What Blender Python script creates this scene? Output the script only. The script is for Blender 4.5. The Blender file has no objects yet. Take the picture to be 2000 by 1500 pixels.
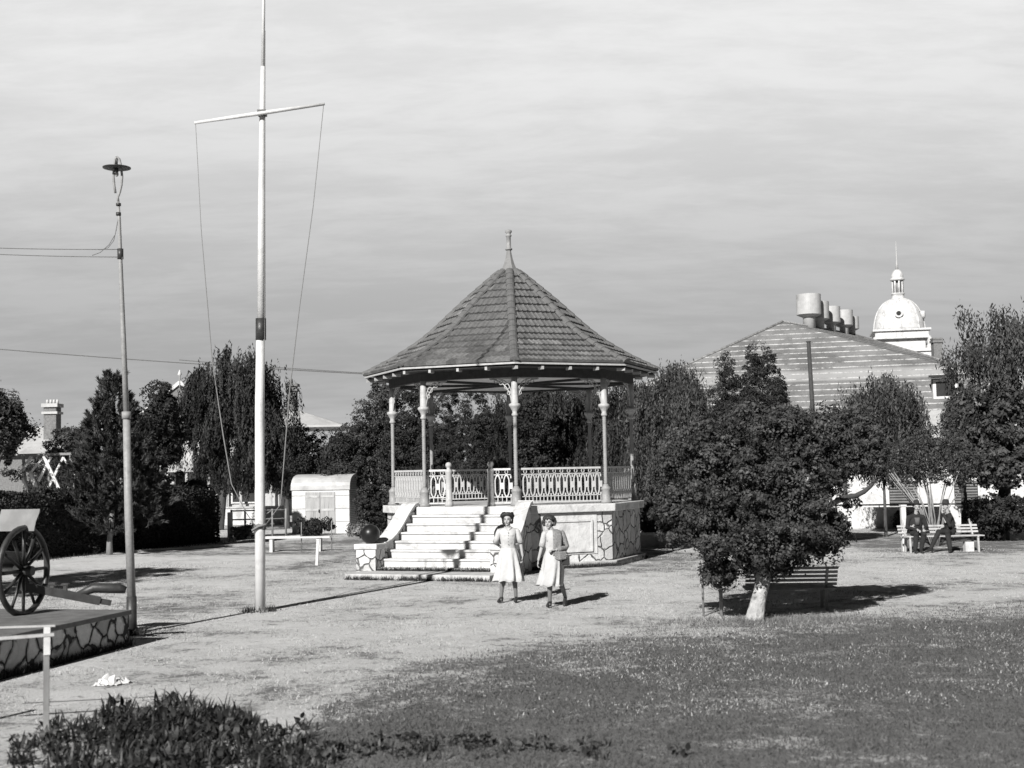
import bpy, bmesh, math, random
import numpy as np
from mathutils import Vector, Matrix
random.seed(7)
R = math.radians
sc = bpy.context.scene
COL = sc.collection
PI = math.pi

# ------------------------------------------------------------------ camera
F, CX, CY = 2500.0, 1000.0, 750.0
CAMH = 2.48
PITCH = math.atan(170 / F); ROLL = R(1.1)
fw = Vector((0, math.cos(PITCH), math.sin(PITCH)))
r0 = Vector((1, 0, 0)); u0 = Vector((0, -math.sin(PITCH), math.cos(PITCH)))
rt = r0 * math.cos(ROLL) - u0 * math.sin(ROLL)
up = r0 * math.sin(ROLL) + u0 * math.cos(ROLL)
CAM = Vector((0, 0, CAMH))

def ray(px, py): return fw + rt * ((px - CX) / F) - up * ((py - CY) / F)
def G(px, py, z=0.0):
    d = ray(px, py); k = (z - CAMH) / d.z
    return CAM + d * k
def P(px, py, Y):
    d = ray(px, py); return CAM + d * (Y / d.y)
def PX(px, Y, z=1.5):
    """world X at depth Y and height z seen at pixel column px"""
    x = 0.0
    for _ in range(6):
        v = Vector((x, Y, z)) - CAM
        cur = CX + F * v.dot(rt) / v.dot(fw)
        x += (px - cur) / F * Y
    return x
def ZY(py, px, Y): return P(px, py, Y).z

cd = bpy.data.cameras.new('Camera'); cam = bpy.data.objects.new('Camera', cd); COL.objects.link(cam)
cd.sensor_width = 36; cd.lens = F / 2000 * 36; cd.clip_end = 3000; cd.clip_start = 0.1
m = Matrix((rt, up, -fw)).transposed().to_4x4(); m.translation = CAM
cam.matrix_world = m
sc.camera = cam
cd.dof.use_dof = True; cd.dof.focus_distance = 32; cd.dof.aperture_fstop = 1.8

# ------------------------------------------------------------------ light
SAZ, SEL = R(24.5), R(31.0)
S = Vector((-math.sin(SAZ) * math.cos(SEL), -math.cos(SAZ) * math.cos(SEL), math.sin(SEL)))
sd = bpy.data.lights.new('Sun', 'SUN'); sd.energy = 5.0; sd.angle = R(0.5); sd.color = (1, 0.985, 0.96)
sun = bpy.data.objects.new('Sun', sd); COL.objects.link(sun)
sun.rotation_euler = (-S).to_track_quat('-Z', 'Y').to_euler(); sun.location = (-20, -30, 30)

w = bpy.data.worlds.new('World'); sc.world = w; w.use_nodes = True
nt = w.node_tree; nt.nodes.clear(); N = nt.nodes.new; Lk = nt.links.new
def val(nt_, op, a, b=None, c=None):
    n = nt_.nodes.new('ShaderNodeMath'); n.operation = op
    for i, v in enumerate((a, b, c)):
        if v is None: continue
        if isinstance(v, (int, float)): n.inputs[i].default_value = v
        else: nt_.links.new(v, n.inputs[i])
    return n.outputs[0]
def mixf(nt_, f, a, b):
    n = nt_.nodes.new('ShaderNodeMix'); n.data_type = 'FLOAT'
    for i, v in ((0, f), (2, a), (3, b)):
        if isinstance(v, (int, float)): n.inputs[i].default_value = v
        else: nt_.links.new(v, n.inputs[i])
    return n.outputs[0]
def sstep(nt_, x, lo, hi, a=0.0, b=1.0):
    n = nt_.nodes.new('ShaderNodeMapRange'); n.interpolation_type = 'SMOOTHSTEP'
    nt_.links.new(x, n.inputs[0])
    for i, v in zip((1, 2, 3, 4), (lo, hi, a, b)): n.inputs[i].default_value = v
    return n.outputs[0]
def noise(nt_, vec, scale, detail=4, rough=0.55, dist=0.0):
    n = nt_.nodes.new('ShaderNodeTexNoise'); n.inputs['Scale'].default_value = scale
    n.inputs['Detail'].default_value = detail; n.inputs['Roughness'].default_value = rough
    n.inputs['Distortion'].default_value = dist
    if vec is not None: nt_.links.new(vec, n.inputs['Vector'])
    return n.outputs[0]
def mapping(nt_, vec, scale=(1, 1, 1), rot=(0, 0, 0)):
    n = nt_.nodes.new('ShaderNodeMapping'); n.inputs['Scale'].default_value = scale
    n.inputs['Rotation'].default_value = rot; nt_.links.new(vec, n.inputs[0]); return n.outputs[0]

sky = N('ShaderNodeTexSky'); sky.sky_type = 'NISHITA'; sky.sun_disc = False
sky.sun_elevation = SEL; sky.sun_rotation = R(204.5)
bw = N('ShaderNodeRGBToBW'); Lk(sky.outputs[0], bw.inputs[0])
tc = N('ShaderNodeTexCoord'); sep = N('ShaderNodeSeparateXYZ'); Lk(tc.outputs['Generated'], sep.inputs[0])
zc = val(nt, 'MAXIMUM', sep.outputs[2], 0.0)
cb = N('ShaderNodeCombineXYZ')
den = val(nt, 'ADD', zc, 0.17)
Lk(val(nt, 'DIVIDE', sep.outputs[0], den), cb.inputs[0]); Lk(val(nt, 'DIVIDE', sep.outputs[1], den), cb.inputs[1])
cn = noise(nt, mapping(nt, cb.outputs[0], (1.0, 1.9, 1), (0, 0, 0.3)), 1.6, 7, 0.6, 0.5)
cn2 = noise(nt, mapping(nt, cb.outputs[0], (2.2, 6.0, 1), (0, 0, 0.12)), 2.0, 6, 0.7, 0.3)
streak = val(nt, 'ADD', val(nt, 'MULTIPLY', cn, 0.6), val(nt, 'MULTIPLY', cn2, 0.4))
# thin high cloud: veil thickens with elevation up to the top of the picture, above it the unseen sky is dimmed to cut fill
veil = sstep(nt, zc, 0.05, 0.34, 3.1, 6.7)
clear = sstep(nt, zc, 0.35, 0.44, 1.0, 0.05)  # overhead dimming factor, keeps fill light out of the shadows
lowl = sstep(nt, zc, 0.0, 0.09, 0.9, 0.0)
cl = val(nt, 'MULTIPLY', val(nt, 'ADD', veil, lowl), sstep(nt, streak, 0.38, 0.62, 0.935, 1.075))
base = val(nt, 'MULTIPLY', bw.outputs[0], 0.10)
# unseen sky beside and behind the camera is dimmed so shadows stay dark
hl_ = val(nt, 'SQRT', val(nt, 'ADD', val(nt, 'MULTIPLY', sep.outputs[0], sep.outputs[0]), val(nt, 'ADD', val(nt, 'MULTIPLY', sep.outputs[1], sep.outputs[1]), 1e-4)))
view_side = sstep(nt, val(nt, 'DIVIDE', sep.outputs[1], hl_), 0.45, 0.84, 0.16, 1.0)
tot = val(nt, 'MULTIPLY', val(nt, 'MULTIPLY', val(nt, 'ADD', cl, base), clear), view_side)
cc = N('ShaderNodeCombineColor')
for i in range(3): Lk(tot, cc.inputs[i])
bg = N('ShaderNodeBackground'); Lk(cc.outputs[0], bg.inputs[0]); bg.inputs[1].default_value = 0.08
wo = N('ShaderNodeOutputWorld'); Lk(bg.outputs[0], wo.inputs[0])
sc.view_settings.view_transform = 'Standard'; sc.view_settings.look = 'None'
sc.view_settings.exposure = 0.50; sc.view_settings.gamma = 1.0
sc.cycles.max_bounces = 6; sc.cycles.diffuse_bounces = 1; sc.cycles.glossy_bounces = 2

# ------------------------------------------------------------------ materials
MATS = {}
def mat(name, g, rough=0.8, var=0.15, scale=6.0, bump=0.0, bscale=40.0, spec=0.3, metal=0.0, stain=0.0, sscale=1.5, attr=None, stretch=(1, 1, 1)):
    if name in MATS: return MATS[name]
    mt = bpy.data.materials.new(name); mt.use_nodes = True; t = mt.node_tree
    b = t.nodes['Principled BSDF']; b.inputs['Roughness'].default_value = rough
    b.inputs['Specular IOR Level'].default_value = spec; b.inputs['Metallic'].default_value = metal
    co = t.nodes.new('ShaderNodeTexCoord').outputs['Object']
    v = mapping(t, co, stretch)
    n1 = noise(t, v, scale, 6, 0.6)
    col = val(t, 'MULTIPLY', sstep(t, n1, 0.3, 0.7, 1 - var, 1 + var), g)
    if stain > 0:
        n2 = noise(t, v, sscale, 7, 0.65, 0.5)
        col = val(t, 'MULTIPLY', col, sstep(t, n2, 0.48, 0.68, 1.0, 1 - stain))
    if attr:
        a = t.nodes.new('ShaderNodeAttribute'); a.attribute_name = attr
        col = val(t, 'MULTIPLY', col, a.outputs['Fac'])
    c = t.nodes.new('ShaderNodeCombineColor')
    for i in range(3): t.links.new(col, c.inputs[i])
    t.links.new(c.outputs[0], b.inputs['Base Color'])
    if bump > 0:
        bn = t.nodes.new('ShaderNodeBump'); bn.inputs['Strength'].default_value = 1.0; bn.inputs['Distance'].default_value = bump
        t.links.new(noise(t, v, bscale, 4, 0.6), bn.inputs['Height']); t.links.new(bn.outputs[0], b.inputs['Normal'])
    MATS[name] = mt; return mt

def stone_mat(name, g, mortar, scale, mw=0.05, var=0.12, flip=0.0):
    mt = bpy.data.materials.new(name); mt.use_nodes = True; t = mt.node_tree
    b = t.nodes['Principled BSDF']; b.inputs['Roughness'].default_value = 0.85; b.inputs['Specular IOR Level'].default_value = 0.2
    co = t.nodes.new('ShaderNodeTexCoord').outputs['Object']
    nz = t.nodes.new('ShaderNodeTexNoise'); nz.inputs['Scale'].default_value = 2.2; t.links.new(co, nz.inputs['Vector'])
    ad = t.nodes.new('ShaderNodeVectorMath'); ad.operation = 'MULTIPLY_ADD'
    t.links.new(nz.outputs['Color'], ad.inputs[0]); ad.inputs[1].default_value = (0.28, 0.28, 0.28); t.links.new(co, ad.inputs[2])
    def vor(feat):
        n = t.nodes.new('ShaderNodeTexVoronoi'); n.feature = feat; n.inputs['Scale'].default_value = scale
        n.inputs['Randomness'].default_value = 0.85
        t.links.new(ad.outputs[0], n.inputs['Vector']); return n
    e = vor('DISTANCE_TO_EDGE').outputs['Distance']; cw = vor('F1').outputs['Color']
    cwf = t.nodes.new('ShaderNodeRGBToBW'); t.links.new(cw, cwf.inputs[0])
    wob = noise(t, co, 9, 4)
    edge = val(t, 'ADD', e, sstep(t, wob, 0.3, 0.7, -mw * 0.5, mw * 0.5))
    f = sstep(t, edge, mw * 0.55, mw)
    sc_ = val(t, 'MULTIPLY', sstep(t, cwf.outputs[0], 0.2, 0.8, 1 - var, 1 + var), g)
    sc_ = val(t, 'MULTIPLY', sc_, sstep(t, noise(t, co, 14, 6, 0.65), 0.3, 0.7, 0.88, 1.06))
    col = mixf(t, f, mortar, sc_)
    c = t.nodes.new('ShaderNodeCombineColor')
    for i in range(3): t.links.new(col, c.inputs[i])
    t.links.new(c.outputs[0], b.inputs['Base Color'])
    bn = t.nodes.new('ShaderNodeBump'); bn.inputs['Distance'].default_value = 0.05
    h = val(t, 'ADD', sstep(t, edge, 0, mw * 2.2), val(t, 'MULTIPLY', noise(t, co, 22, 5), 0.35))
    t.links.new(h, bn.inputs['Height']); t.links.new(bn.outputs[0], b.inputs['Normal'])
    MATS[name] = mt; return mt

M = {}
M['white'] = mat('white_paint', 0.60, 0.6, 0.05, 8, 0.004, 30, stain=0.22, sscale=2.5)
M['plaster'] = mat('white_plaster', 0.58, 0.85, 0.09, 5, 0.014, 16, stain=0.34, sscale=2.3)
M['concrete'] = mat('pale_concrete', 0.48, 0.9, 0.10, 5, 0.012, 20, stain=0.35, sscale=2.2)
M['rubble'] = stone_mat('painted_rubble_stone', 0.55, 0.13, 2.9, 0.030, 0.16)
M['rubble_dark'] = stone_mat('rubble_stone', 0.52, 0.04, 3.0, 0.06, 0.25)
M['iron'] = mat('painted_iron', 0.27, 0.5, 0.12, 20, 0.002, 60, stain=0.2, sscale=6)
M['iron_white'] = mat('white_iron', 0.40, 0.5, 0.08, 20, stain=0.2, sscale=6)
M['dark_iron'] = mat('dark_iron', 0.035, 0.45, 0.25, 12, 0.003, 40, 0.5)
M['ball'] = mat('black_ball', 0.012, 0.36, 0.2, 12, 0.001, 30, 0.35)
M['tile'] = mat('roof_tile', 0.118, 0.8, 0.18, 9, 0.006, 45, attr='tint')
M['hip'] = mat('hip_tile', 0.12, 0.8, 0.15, 7, 0.006, 40)
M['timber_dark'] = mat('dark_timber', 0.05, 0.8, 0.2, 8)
M['ceiling'] = mat('pale_boards', 0.62, 0.7, 0.08, 6)
M['floor'] = mat('floor_boards', 0.42, 0.8, 0.1, 5)
M['lead'] = mat('lead_flashing', 0.20, 0.6, 0.1, 6)
M['wire'] = mat('wire', 0.10, 0.6, 0.05, 5)
M['rope'] = mat('rope', 0.20, 0.9, 0.1, 30)
M['bark'] = mat('bark', 0.06, 0.95, 0.3, 10, 0.02, 18, stretch=(1, 1, .35))
M['bark_pale'] = mat('pale_peeling_bark', 0.40, 0.95, 0.25, 7, 0.03, 12, stain=0.75, sscale=6)
M['wood_weathered'] = mat('weathered_wood', 0.22, 0.85, 0.2, 8, 0.006, 20, stretch=(1, 1, .3))
M['skin'] = mat('skin', 0.34, 0.6, 0.05, 12)
M['stocking'] = mat('stocking', 0.15, 0.6, 0.05, 12)
M['features'] = mat('facial_features', 0.05, 0.5, 0.05, 10)
M['hair_dark'] = mat('dark_hair', 0.018, 0.5, 0.3, 60, 0.01, 70, 0.4)
M['hair_mid'] = mat('brown_hair', 0.032, 0.5, 0.3, 60, 0.01, 70, 0.4)
M['dress'] = mat('pale_cloth', 0.48, 0.9, 0.08, 7, 0.020, 9)
M['dress2'] = mat('cream_cloth', 0.44, 0.9, 0.08, 7, 0.020, 9)
M['knit'] = mat('grey_knit', 0.21, 0.95, 0.3, 50, 0.008, 60)
M['leather'] = mat('dark_leather', 0.03, 0.45, 0.15, 12)
M['suit'] = mat('dark_suit', 0.022, 0.9, 0.2, 10, 0.006, 16)
M['felt'] = mat('felt_hat', 0.03, 0.9, 0.2, 14)
M['felt_grey'] = mat('grey_felt', 0.10, 0.9, 0.1, 14)
M['paper'] = mat('paper', 0.6, 0.8, 0.05, 9)
M['glass'] = mat('dark_window', 0.04, 0.12, 0.1, 3, spec=0.6)
M['brick'] = mat('brickwork', 0.17, 0.9, 0.25, 14)
M['iron_roof'] = mat('white_iron_roof', 0.42, 0.6, 0.08, 3, stain=0.2)
M['house_wall'] = mat('house_wall', 0.46, 0.85, 0.08, 3, stain=0.2)
M['galv'] = mat('galvanised_sheet', 0.42, 0.45, 0.12, 3, stain=0.25, sscale=1.2)
M['galv_dark'] = mat('dull_sheet', 0.22, 0.6, 0.15, 3)

def leaf_mat(name, g, spec=0.25, rough=0.6):
    mt = bpy.data.materials.new(name); mt.use_nodes = True; t = mt.node_tree
    b = t.nodes['Principled BSDF']; b.inputs['Roughness'].default_value = rough
    b.inputs['Specular IOR Level'].default_value = spec
    a = t.nodes.new('ShaderNodeAttribute'); a.attribute_name = 'tint'
    col = val(t, 'MULTIPLY', a.outputs['Fac'], g)
    c = t.nodes.new('ShaderNodeCombineColor')
    for i in range(3): t.links.new(col, c.inputs[i])
    t.links.new(c.outputs[0], b.inputs['Base Color'])
    return mt
LEAF = leaf_mat('leaf', 0.050)
LEAF_DARK = leaf_mat('dark_leaf', 0.032, 0.15, 0.7)
LEAF_PALE = leaf_mat('pale_leaf', 0.16)
GRASS = leaf_mat('grass_blade', 0.085, 0.1, 0.8)
GRASS_DRY = leaf_mat('dry_grass_blade', 0.15, 0.1, 0.8)

# ------------------------------------------------------------------ mesh builder
class MB:
    def __init__(s): s.v = []; s.f = []; s.m = []; s.t = []; s.sm = []
    def add(s, vs, fs, mi=0, tint=1.0, smooth=False):
        o = len(s.v); s.v += [tuple(v) for v in vs]
        for f in fs:
            s.f.append(tuple(i + o for i in f)); s.m.append(mi); s.t.append(tint); s.sm.append(smooth)
        return s
    def box(s, c, d, rz=0.0, mi=0, rot=None):
        hx, hy, hz = d[0] / 2, d[1] / 2, d[2] / 2
        vs = [Vector((x, y, z)) for z in (-hz, hz) for y in (-hy, hy) for x in (-hx, hx)]
        mt = rot if rot is not None else Matrix.Rotation(rz, 3, 'Z')
        vs = [mt @ v + Vector(c) for v in vs]
        return s.add(vs, [(0, 2, 3, 1), (4, 5, 7, 6), (0, 1, 5, 4), (2, 6, 7, 3), (0, 4, 6, 2), (1, 3, 7, 5)], mi)
    def beam(s, a, b, wd, ht, mi=0, upv=(0, 0, 1)):
        a = Vector(a); b = Vector(b); z = (b - a); L = z.length; z.normalize()
        x = z.cross(Vector(upv))
        if x.length < 1e-4: x = z.cross(Vector((0, 1, 0)))
        x.normalize(); y = x.cross(z)
        rot = Matrix((x, z, y)).transposed()
        return s.box((a + b) / 2, (wd, L, ht), mi=mi, rot=rot)
    def tube(s, pts, rad, n=10, mi=0, caps=True, smooth=True, squash=None):
        pts = [Vector(p) for p in pts]
        if isinstance(rad, (int, float)): rad = [rad] * len(pts)
        vs = []; prev = None
        for i, p in enumerate(pts):
            d = (pts[min(i + 1, len(pts) - 1)] - pts[max(i - 1, 0)]).normalized()
            if prev is None:
                x = d.cross(Vector((0, 1, 0.01)))
                if x.length < 0.1: x = d.cross(Vector((1, 0, 0)))
            else: x = prev - d * prev.dot(d)
            x.normalize(); prev = x; y = d.cross(x)
            for k in range(n):
                a = 2 * PI * k / n
                vs.append(p + (x * math.cos(a) + y * math.sin(a)) * rad[i])
        fs = []
        for i in range(len(pts) - 1):
            for k in range(n):
                k2 = (k + 1) % n
                fs.append((i * n + k, i * n + k2, (i + 1) * n + k2, (i + 1) * n + k))
        s.add(vs, fs, mi, smooth=smooth)
        if caps:
            o = len(s.v) - len(vs)
            s.f.append(tuple(o + k for k in range(n))[::-1]); s.m.append(mi); s.t.append(1.0); s.sm.append(False)
            e = o + (len(pts) - 1) * n
            s.f.append(tuple(e + k for k in range(n))); s.m.append(mi); s.t.append(1.0); s.sm.append(False)
        return s
    def lathe(s, prof, c=(0, 0, 0), n=16, mi=0, smooth=True, a0=0.0):
        vs = []; fs = []
        for r_, z in prof:
            for k in range(n):
                a = a0 + 2 * PI * k / n
                vs.append((c[0] + r_ * math.cos(a), c[1] + r_ * math.sin(a), c[2] + z))
        for i in range(len(prof) - 1):
            for k in range(n):
                k2 = (k + 1) % n
                fs.append((i * n + k, i * n + k2, (i + 1) * n + k2, (i + 1) * n + k))
        fs.append(tuple(range(n))[::-1]); fs.append(tuple((len(prof) - 1) * n + k for k in range(n)))
        return s.add(vs, fs, mi, smooth=smooth)
    def prism(s, poly, z0, z1, mi=0):
        n = len(poly); vs = [(p[0], p[1], z0) for p in poly] + [(p[0], p[1], z1) for p in poly]
        fs = [(i, (i + 1) % n, n + (i + 1) % n, n + i) for i in range(n)] + [tuple(range(n))[::-1], tuple(range(n, 2 * n))]
        return s.add(vs, fs, mi)
    def ball(s, c, r, n=20, mi=0, rot=None):
        if isinstance(r, (int, float)): r = (r, r, r)
        vs = []; fs = []; h = n // 2
        for i in range(h + 1):
            th = PI * i / h
            for k in range(n):
                a = 2 * PI * k / n
                v = Vector((r[0] * math.sin(th) * math.cos(a), r[1] * math.sin(th) * math.sin(a), r[2] * math.cos(th)))
                if rot is not None: v = rot @ v
                vs.append(v + Vector(c))
        for i in range(h):
            for k in range(n):
                k2 = (k + 1) % n
                fs.append((i * n + k, (i + 1) * n + k, (i + 1) * n + k2, i * n + k2))
        return s.add(vs, fs, mi, smooth=True)
    def mesh(s, name, mats, weld=0.0):
        me = bpy.data.meshes.new(name); me.from_pydata(s.v, [], s.f)
        for mm in mats if isinstance(mats, (list, tuple)) else [mats]: me.materials.append(mm)
        me.polygons.foreach_set('material_index', s.m)
        me.polygons.foreach_set('use_smooth', s.sm)
        at = me.attributes.new('tint', 'FLOAT', 'FACE'); at.data.foreach_set('value', s.t)
        if weld:
            b = bmesh.new(); b.from_mesh(me); bmesh.ops.remove_doubles(b, verts=b.verts, dist=weld); b.to_mesh(me); b.free()
        me.update(); return me
    def build(s, name, mats, parent=None, weld=0.0, bevel=0.0):
        me = s.mesh(name, mats, weld)
        o = bpy.data.objects.new(name, me); COL.objects.link(o)
        if parent: o.parent = parent
        if bevel:
            bv = o.modifiers.new('Bevel', 'BEVEL'); bv.width = bevel; bv.segments = 2; bv.limit_method = 'ANGLE'
        return o

def tag(o, label=None, cat=None, group=None, kind=None):
    if label: o['label'] = label
    if cat: o['category'] = cat
    if group: o['group'] = group
    if kind: o['kind'] = kind
    return o
def thing(name, label, cat, loc=(0, 0, 0), rz=0.0, group=None):
    o = bpy.data.objects.new(name, None); COL.objects.link(o); o.location = loc; o.rotation_euler = (0, 0, rz)
    o.empty_display_size = 0.2
    return tag(o, label, cat, group)

# ------------------------------------------------------------------ ground
def fine(a, b, st): return list(np.arange(a, b + 1e-6, st))
gx = [-900, -400, -180, -90, -50, -30, -22] + fine(-18, 18, 0.25) + [22, 30, 50, 90, 180, 400, 900]
gy = [-60, -20, 0, 5] + fine(9, 62, 0.25) + [66, 72, 80, 100, 140, 200, 350, 600, 1200, 2400]
gx = np.array(gx); gy = np.array(gy)
XX, YY = np.meshgrid(gx, gy)
lawn = np.full(XX.shape, 0.22)
def gpatch(px, py, wpx, dpy, v, soft=0.35):
    """a patch of ground: centre seen at px,py, half width wpx, half depth from dpy rows"""
    global lawn
    c = G(px, py); e = G(px + wpx, py); n1 = G(px, py - dpy); n2 = G(px, py + dpy)
    rx = abs(e.x - c.x); ry = abs(n1.y - n2.y) / 2; cy = (n1.y + n2.y) / 2
    d = np.sqrt(((XX - c.x) / rx) ** 2 + ((YY - cy) / ry) ** 2)
    f = np.clip((1 + soft - d) / (2 * soft), 0, 1); f = f * f * (3 - 2 * f)
    lawn = lawn * (1 - f) + v * f
gpatch(600, 1092, 520, 14, 0.05)
gpatch(640, 1068, 130, 16, 0.75)
gpatch(640, 1098, 70, 20, 0.6)
gpatch(560, 1075, 260, 10, 0.55)
gpatch(330, 1097, 300, 11, 0.02)
gpatch(1270, 1085, 90, 26, 0.55)
gpatch(1180, 1112, 160, 10, 0.62)
gpatch(1000, 1165, 380, 22, 0.08)
gpatch(700, 1235, 330, 24, 0.10)
gpatch(900, 1170, 90, 8, 0.38)
gpatch(330, 1180, 150, 20, 0.45)
gpatch(420, 1330, 260, 40, 0.28)
gpatch(1830, 1062, 230, 24, 0.72)
gpatch(1800, 1118, 220, 16, 0.02)
gpatch(1870, 1152, 90, 7, 0.40)
gpatch(1850, 1100, 60, 5, 0.45)
gpatch(1330, 1180, 170, 26, 0.18)
gpatch(760, 1330, 200, 30, 0.32)
# the mown lawn: everything on the near right of a long curving edge
lc = [(480, 1500), (560, 1440), (640, 1385), (780, 1325), (960, 1280), (1200, 1248), (1440, 1228), (1700, 1208), (2000, 1188), (2300, 1170)]
lp = [G(*q) for q in lc]
lx = np.array([p.x for p in lp]); ly = np.array([p.y for p in lp])
edge_y = np.interp(XX, lx, ly, left=-50, right=ly[-1] + 2)
f = np.clip((edge_y - YY) / 4.0 + 0.45, 0, 1); f = f * f * (3 - 2 * f)
lawn = lawn * (1 - f) + 0.92 * f
for (a, b, c_, d_, v_) in [(900, 1380, 170, 22, 0.8), (1130, 1300, 120, 14, 0.62)]: gpatch(a, b, c_, d_, v_)
far = np.clip((YY - 60) / 6, 0, 1); lawn = lawn * (1 - far) + 0.4 * far
nx, ny = len(gx), len(gy)
me = bpy.data.meshes.new('ground')
vs = np.stack([XX, YY, np.zeros_like(XX)], -1).reshape(-1, 3)
ii = np.arange(nx * ny).reshape(ny, nx)
fq = np.stack([ii[:-1, :-1], ii[:-1, 1:], ii[1:, 1:], ii[1:, :-1]], -1).reshape(-1, 4)
me.from_pydata(vs.tolist(), [], fq.tolist())
at = me.attributes.new('lawn', 'FLOAT', 'POINT'); at.data.foreach_set('value', lawn.reshape(-1).astype(np.float32))
gm = bpy.data.materials.new('dry_earth_and_grass'); gm.use_nodes = True; t = gm.node_tree
b = t.nodes['Principled BSDF']; b.inputs['Roughness'].default_value = 0.95; b.inputs['Specular IOR Level'].default_value = 0.05
co = t.nodes.new('ShaderNodeTexCoord').outputs['Object']
a = t.nodes.new('ShaderNodeAttribute'); a.attribute_name = 'lawn'
n_big = noise(t, co, 0.55, 6, 0.65); n_mid = noise(t, co, 2.6, 7, 0.75, 0.4); n_fine = noise(t, co, 16, 5, 0.8); n_vf = noise(t, co, 55, 3, 0.8)
mk = val(t, 'ADD', a.outputs['Fac'], sstep(t, n_big, 0.3, 0.7, -0.34, 0.34))
mk = val(t, 'ADD', mk, sstep(t, n_mid, 0.3, 0.7, -0.42, 0.42))
mk = val(t, 'ADD', mk, sstep(t, n_fine, 0.25, 0.75, -0.42, 0.42))
mk = val(t, 'ADD', mk, sstep(t, n_vf, 0.25, 0.75, -0.16, 0.16))
fg = sstep(t, mk, 0.12, 0.82)
bare = val(t, 'MULTIPLY', sstep(t, n_mid, 0.3, 0.7, 0.80, 1.18), 0.60)
bare = val(t, 'MULTIPLY', bare, sstep(t, n_fine, 0.3, 0.7, 0.88, 1.10))
grs = val(t, 'MULTIPLY', sstep(t, n_fine, 0.25, 0.75, 0.8, 1.2), 0.15)
grs = val(t, 'MULTIPLY', grs, sstep(t, n_big, 0.3, 0.7, 0.9, 1.12))
col = mixf(t, fg, bare, grs)
c = t.nodes.new('ShaderNodeCombineColor')
for i in range(3): t.links.new(col, c.inputs[i])
t.links.new(c.outputs[0], b.inputs['Base Color'])
bn = t.nodes.new('ShaderNodeBump'); bn.inputs['Distance'].default_value = 0.03
t.links.new(val(t, 'ADD', n_fine, val(t, 'MULTIPLY', n_mid, 0.8)), bn.inputs['Height']); t.links.new(bn.outputs[0], b.inputs['Normal'])
me.materials.append(gm)
ground = bpy.data.objects.new('ground', me); COL.objects.link(ground); tag(ground, 'worn park ground of dry grass and pale earth', kind='structure')

# ------------------------------------------------------------------ leaf meshes
def unit(a): return a / np.maximum(np.linalg.norm(a, axis=1, keepdims=True), 1e-6)
def leaf_mesh(name, Cn, A, B, tint, mt, tri=False):
    n = len(Cn)
    if tri:
        V = np.stack([Cn - B, Cn + B, Cn + A], 1).reshape(-1, 3); k = 3
    else:
        V = np.stack([Cn - A, Cn + B, Cn + A, Cn - B], 1).reshape(-1, 3); k = 4
    me = bpy.data.meshes.new(name)
    me.vertices.add(n * k); me.vertices.foreach_set('co', V.astype(np.float32).reshape(-1))
    me.loops.add(n * k); me.loops.foreach_set('vertex_index', np.arange(n * k, dtype=np.int32))
    me.polygons.add(n); me.polygons.foreach_set('loop_start', np.arange(0, n * k, k, dtype=np.int32))
    me.update(calc_edges=True)
    at = me.attributes.new('tint', 'FLOAT', 'FACE'); at.data.foreach_set('value', tint.astype(np.float32))
    me.materials.append(mt); return me
def link_mesh(name, me, parent=None):
    o = bpy.data.objects.new(name, me); COL.objects.link(o)
    if parent: o.parent = parent
    return o
def rnd_dirs(rng, n):
    v = rng.normal(size=(n, 3)); return unit(v)

def blob_points(rng, blobs, n, lo=0.55, hi=1.05):
    """points in the shells of a list of ellipsoids, weighted by their surface"""
    bl = np.array(blobs, float); wgt = (bl[:, 3] * bl[:, 4] + bl[:, 4] * bl[:, 5] + bl[:, 3] * bl[:, 5]); wgt = wgt ** .6; wgt /= wgt.sum()
    k = rng.choice(len(bl), size=n, p=wgt)
    d = rnd_dirs(rng, n); r = lo + (hi - lo) * rng.random(n) ** 0.6
    lump = 1 + 0.16 * np.sin(d[:, 0] * 7 + k * 1.7) * np.sin(d[:, 1] * 6 + k) + 0.12 * np.sin(d[:, 2] * 9 + k * 2.3)
    return bl[k, :3] + d * bl[k, 3:6] * (r * lump)[:, None], d

def crown_clump(seed, blobs, nclump, nleaf, crad, lsize, aspect=0.5, mt=None, lo=0.45, name='crown', tvar=0.35):
    """many small rounded leaf clumps; the leaves of a clump lie roughly along its surface"""
    rng = np.random.default_rng(seed)
    k_ = 5.0; nclump = max(int(nclump / k_), 8); nleaf = int(nleaf * k_); crad = crad * 1.25
    c, d = blob_points(rng, blobs, nclump, lo, 1.02)
    idx = np.repeat(np.arange(nclump), nleaf)
    rr = crad * (0.42 + 1.25 * rng.random(nclump) ** 1.8)
    o = rnd_dirs(rng, len(idx)); o = unit(o + d[idx] * 0.45 + np.array([0, 0, .25]))
    rad = 0.55 + 0.45 * rng.random(len(idx)) ** .5 + .12 * np.sin(o[:, 0] * 6 + idx) * np.sin(o[:, 2] * 7 + idx * 2)
    stray = rng.random(len(idx)) < .06
    rad = np.where(stray, rad * 1.45, rad)
    off = o * (rad * rr[idx])[:, None]; off[:, 2] *= 0.8
    C_ = c[idx] + off
    nrm = unit(o + rng.normal(size=o.shape) * .55)
    A = unit(np.cross(nrm, rnd_dirs(rng, len(idx)))); B = unit(np.cross(nrm, A))
    s = lsize * (0.6 + 0.8 * rng.random(len(idx)))
    ct = 1 + tvar * (rng.random(nclump) * 2 - 1)
    tint = ct[idx] * (0.7 + 0.6 * rng.random(len(idx)))
    return leaf_mesh(name, C_, A * s[:, None], B * (s * aspect)[:, None], tint, mt or LEAF)

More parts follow.
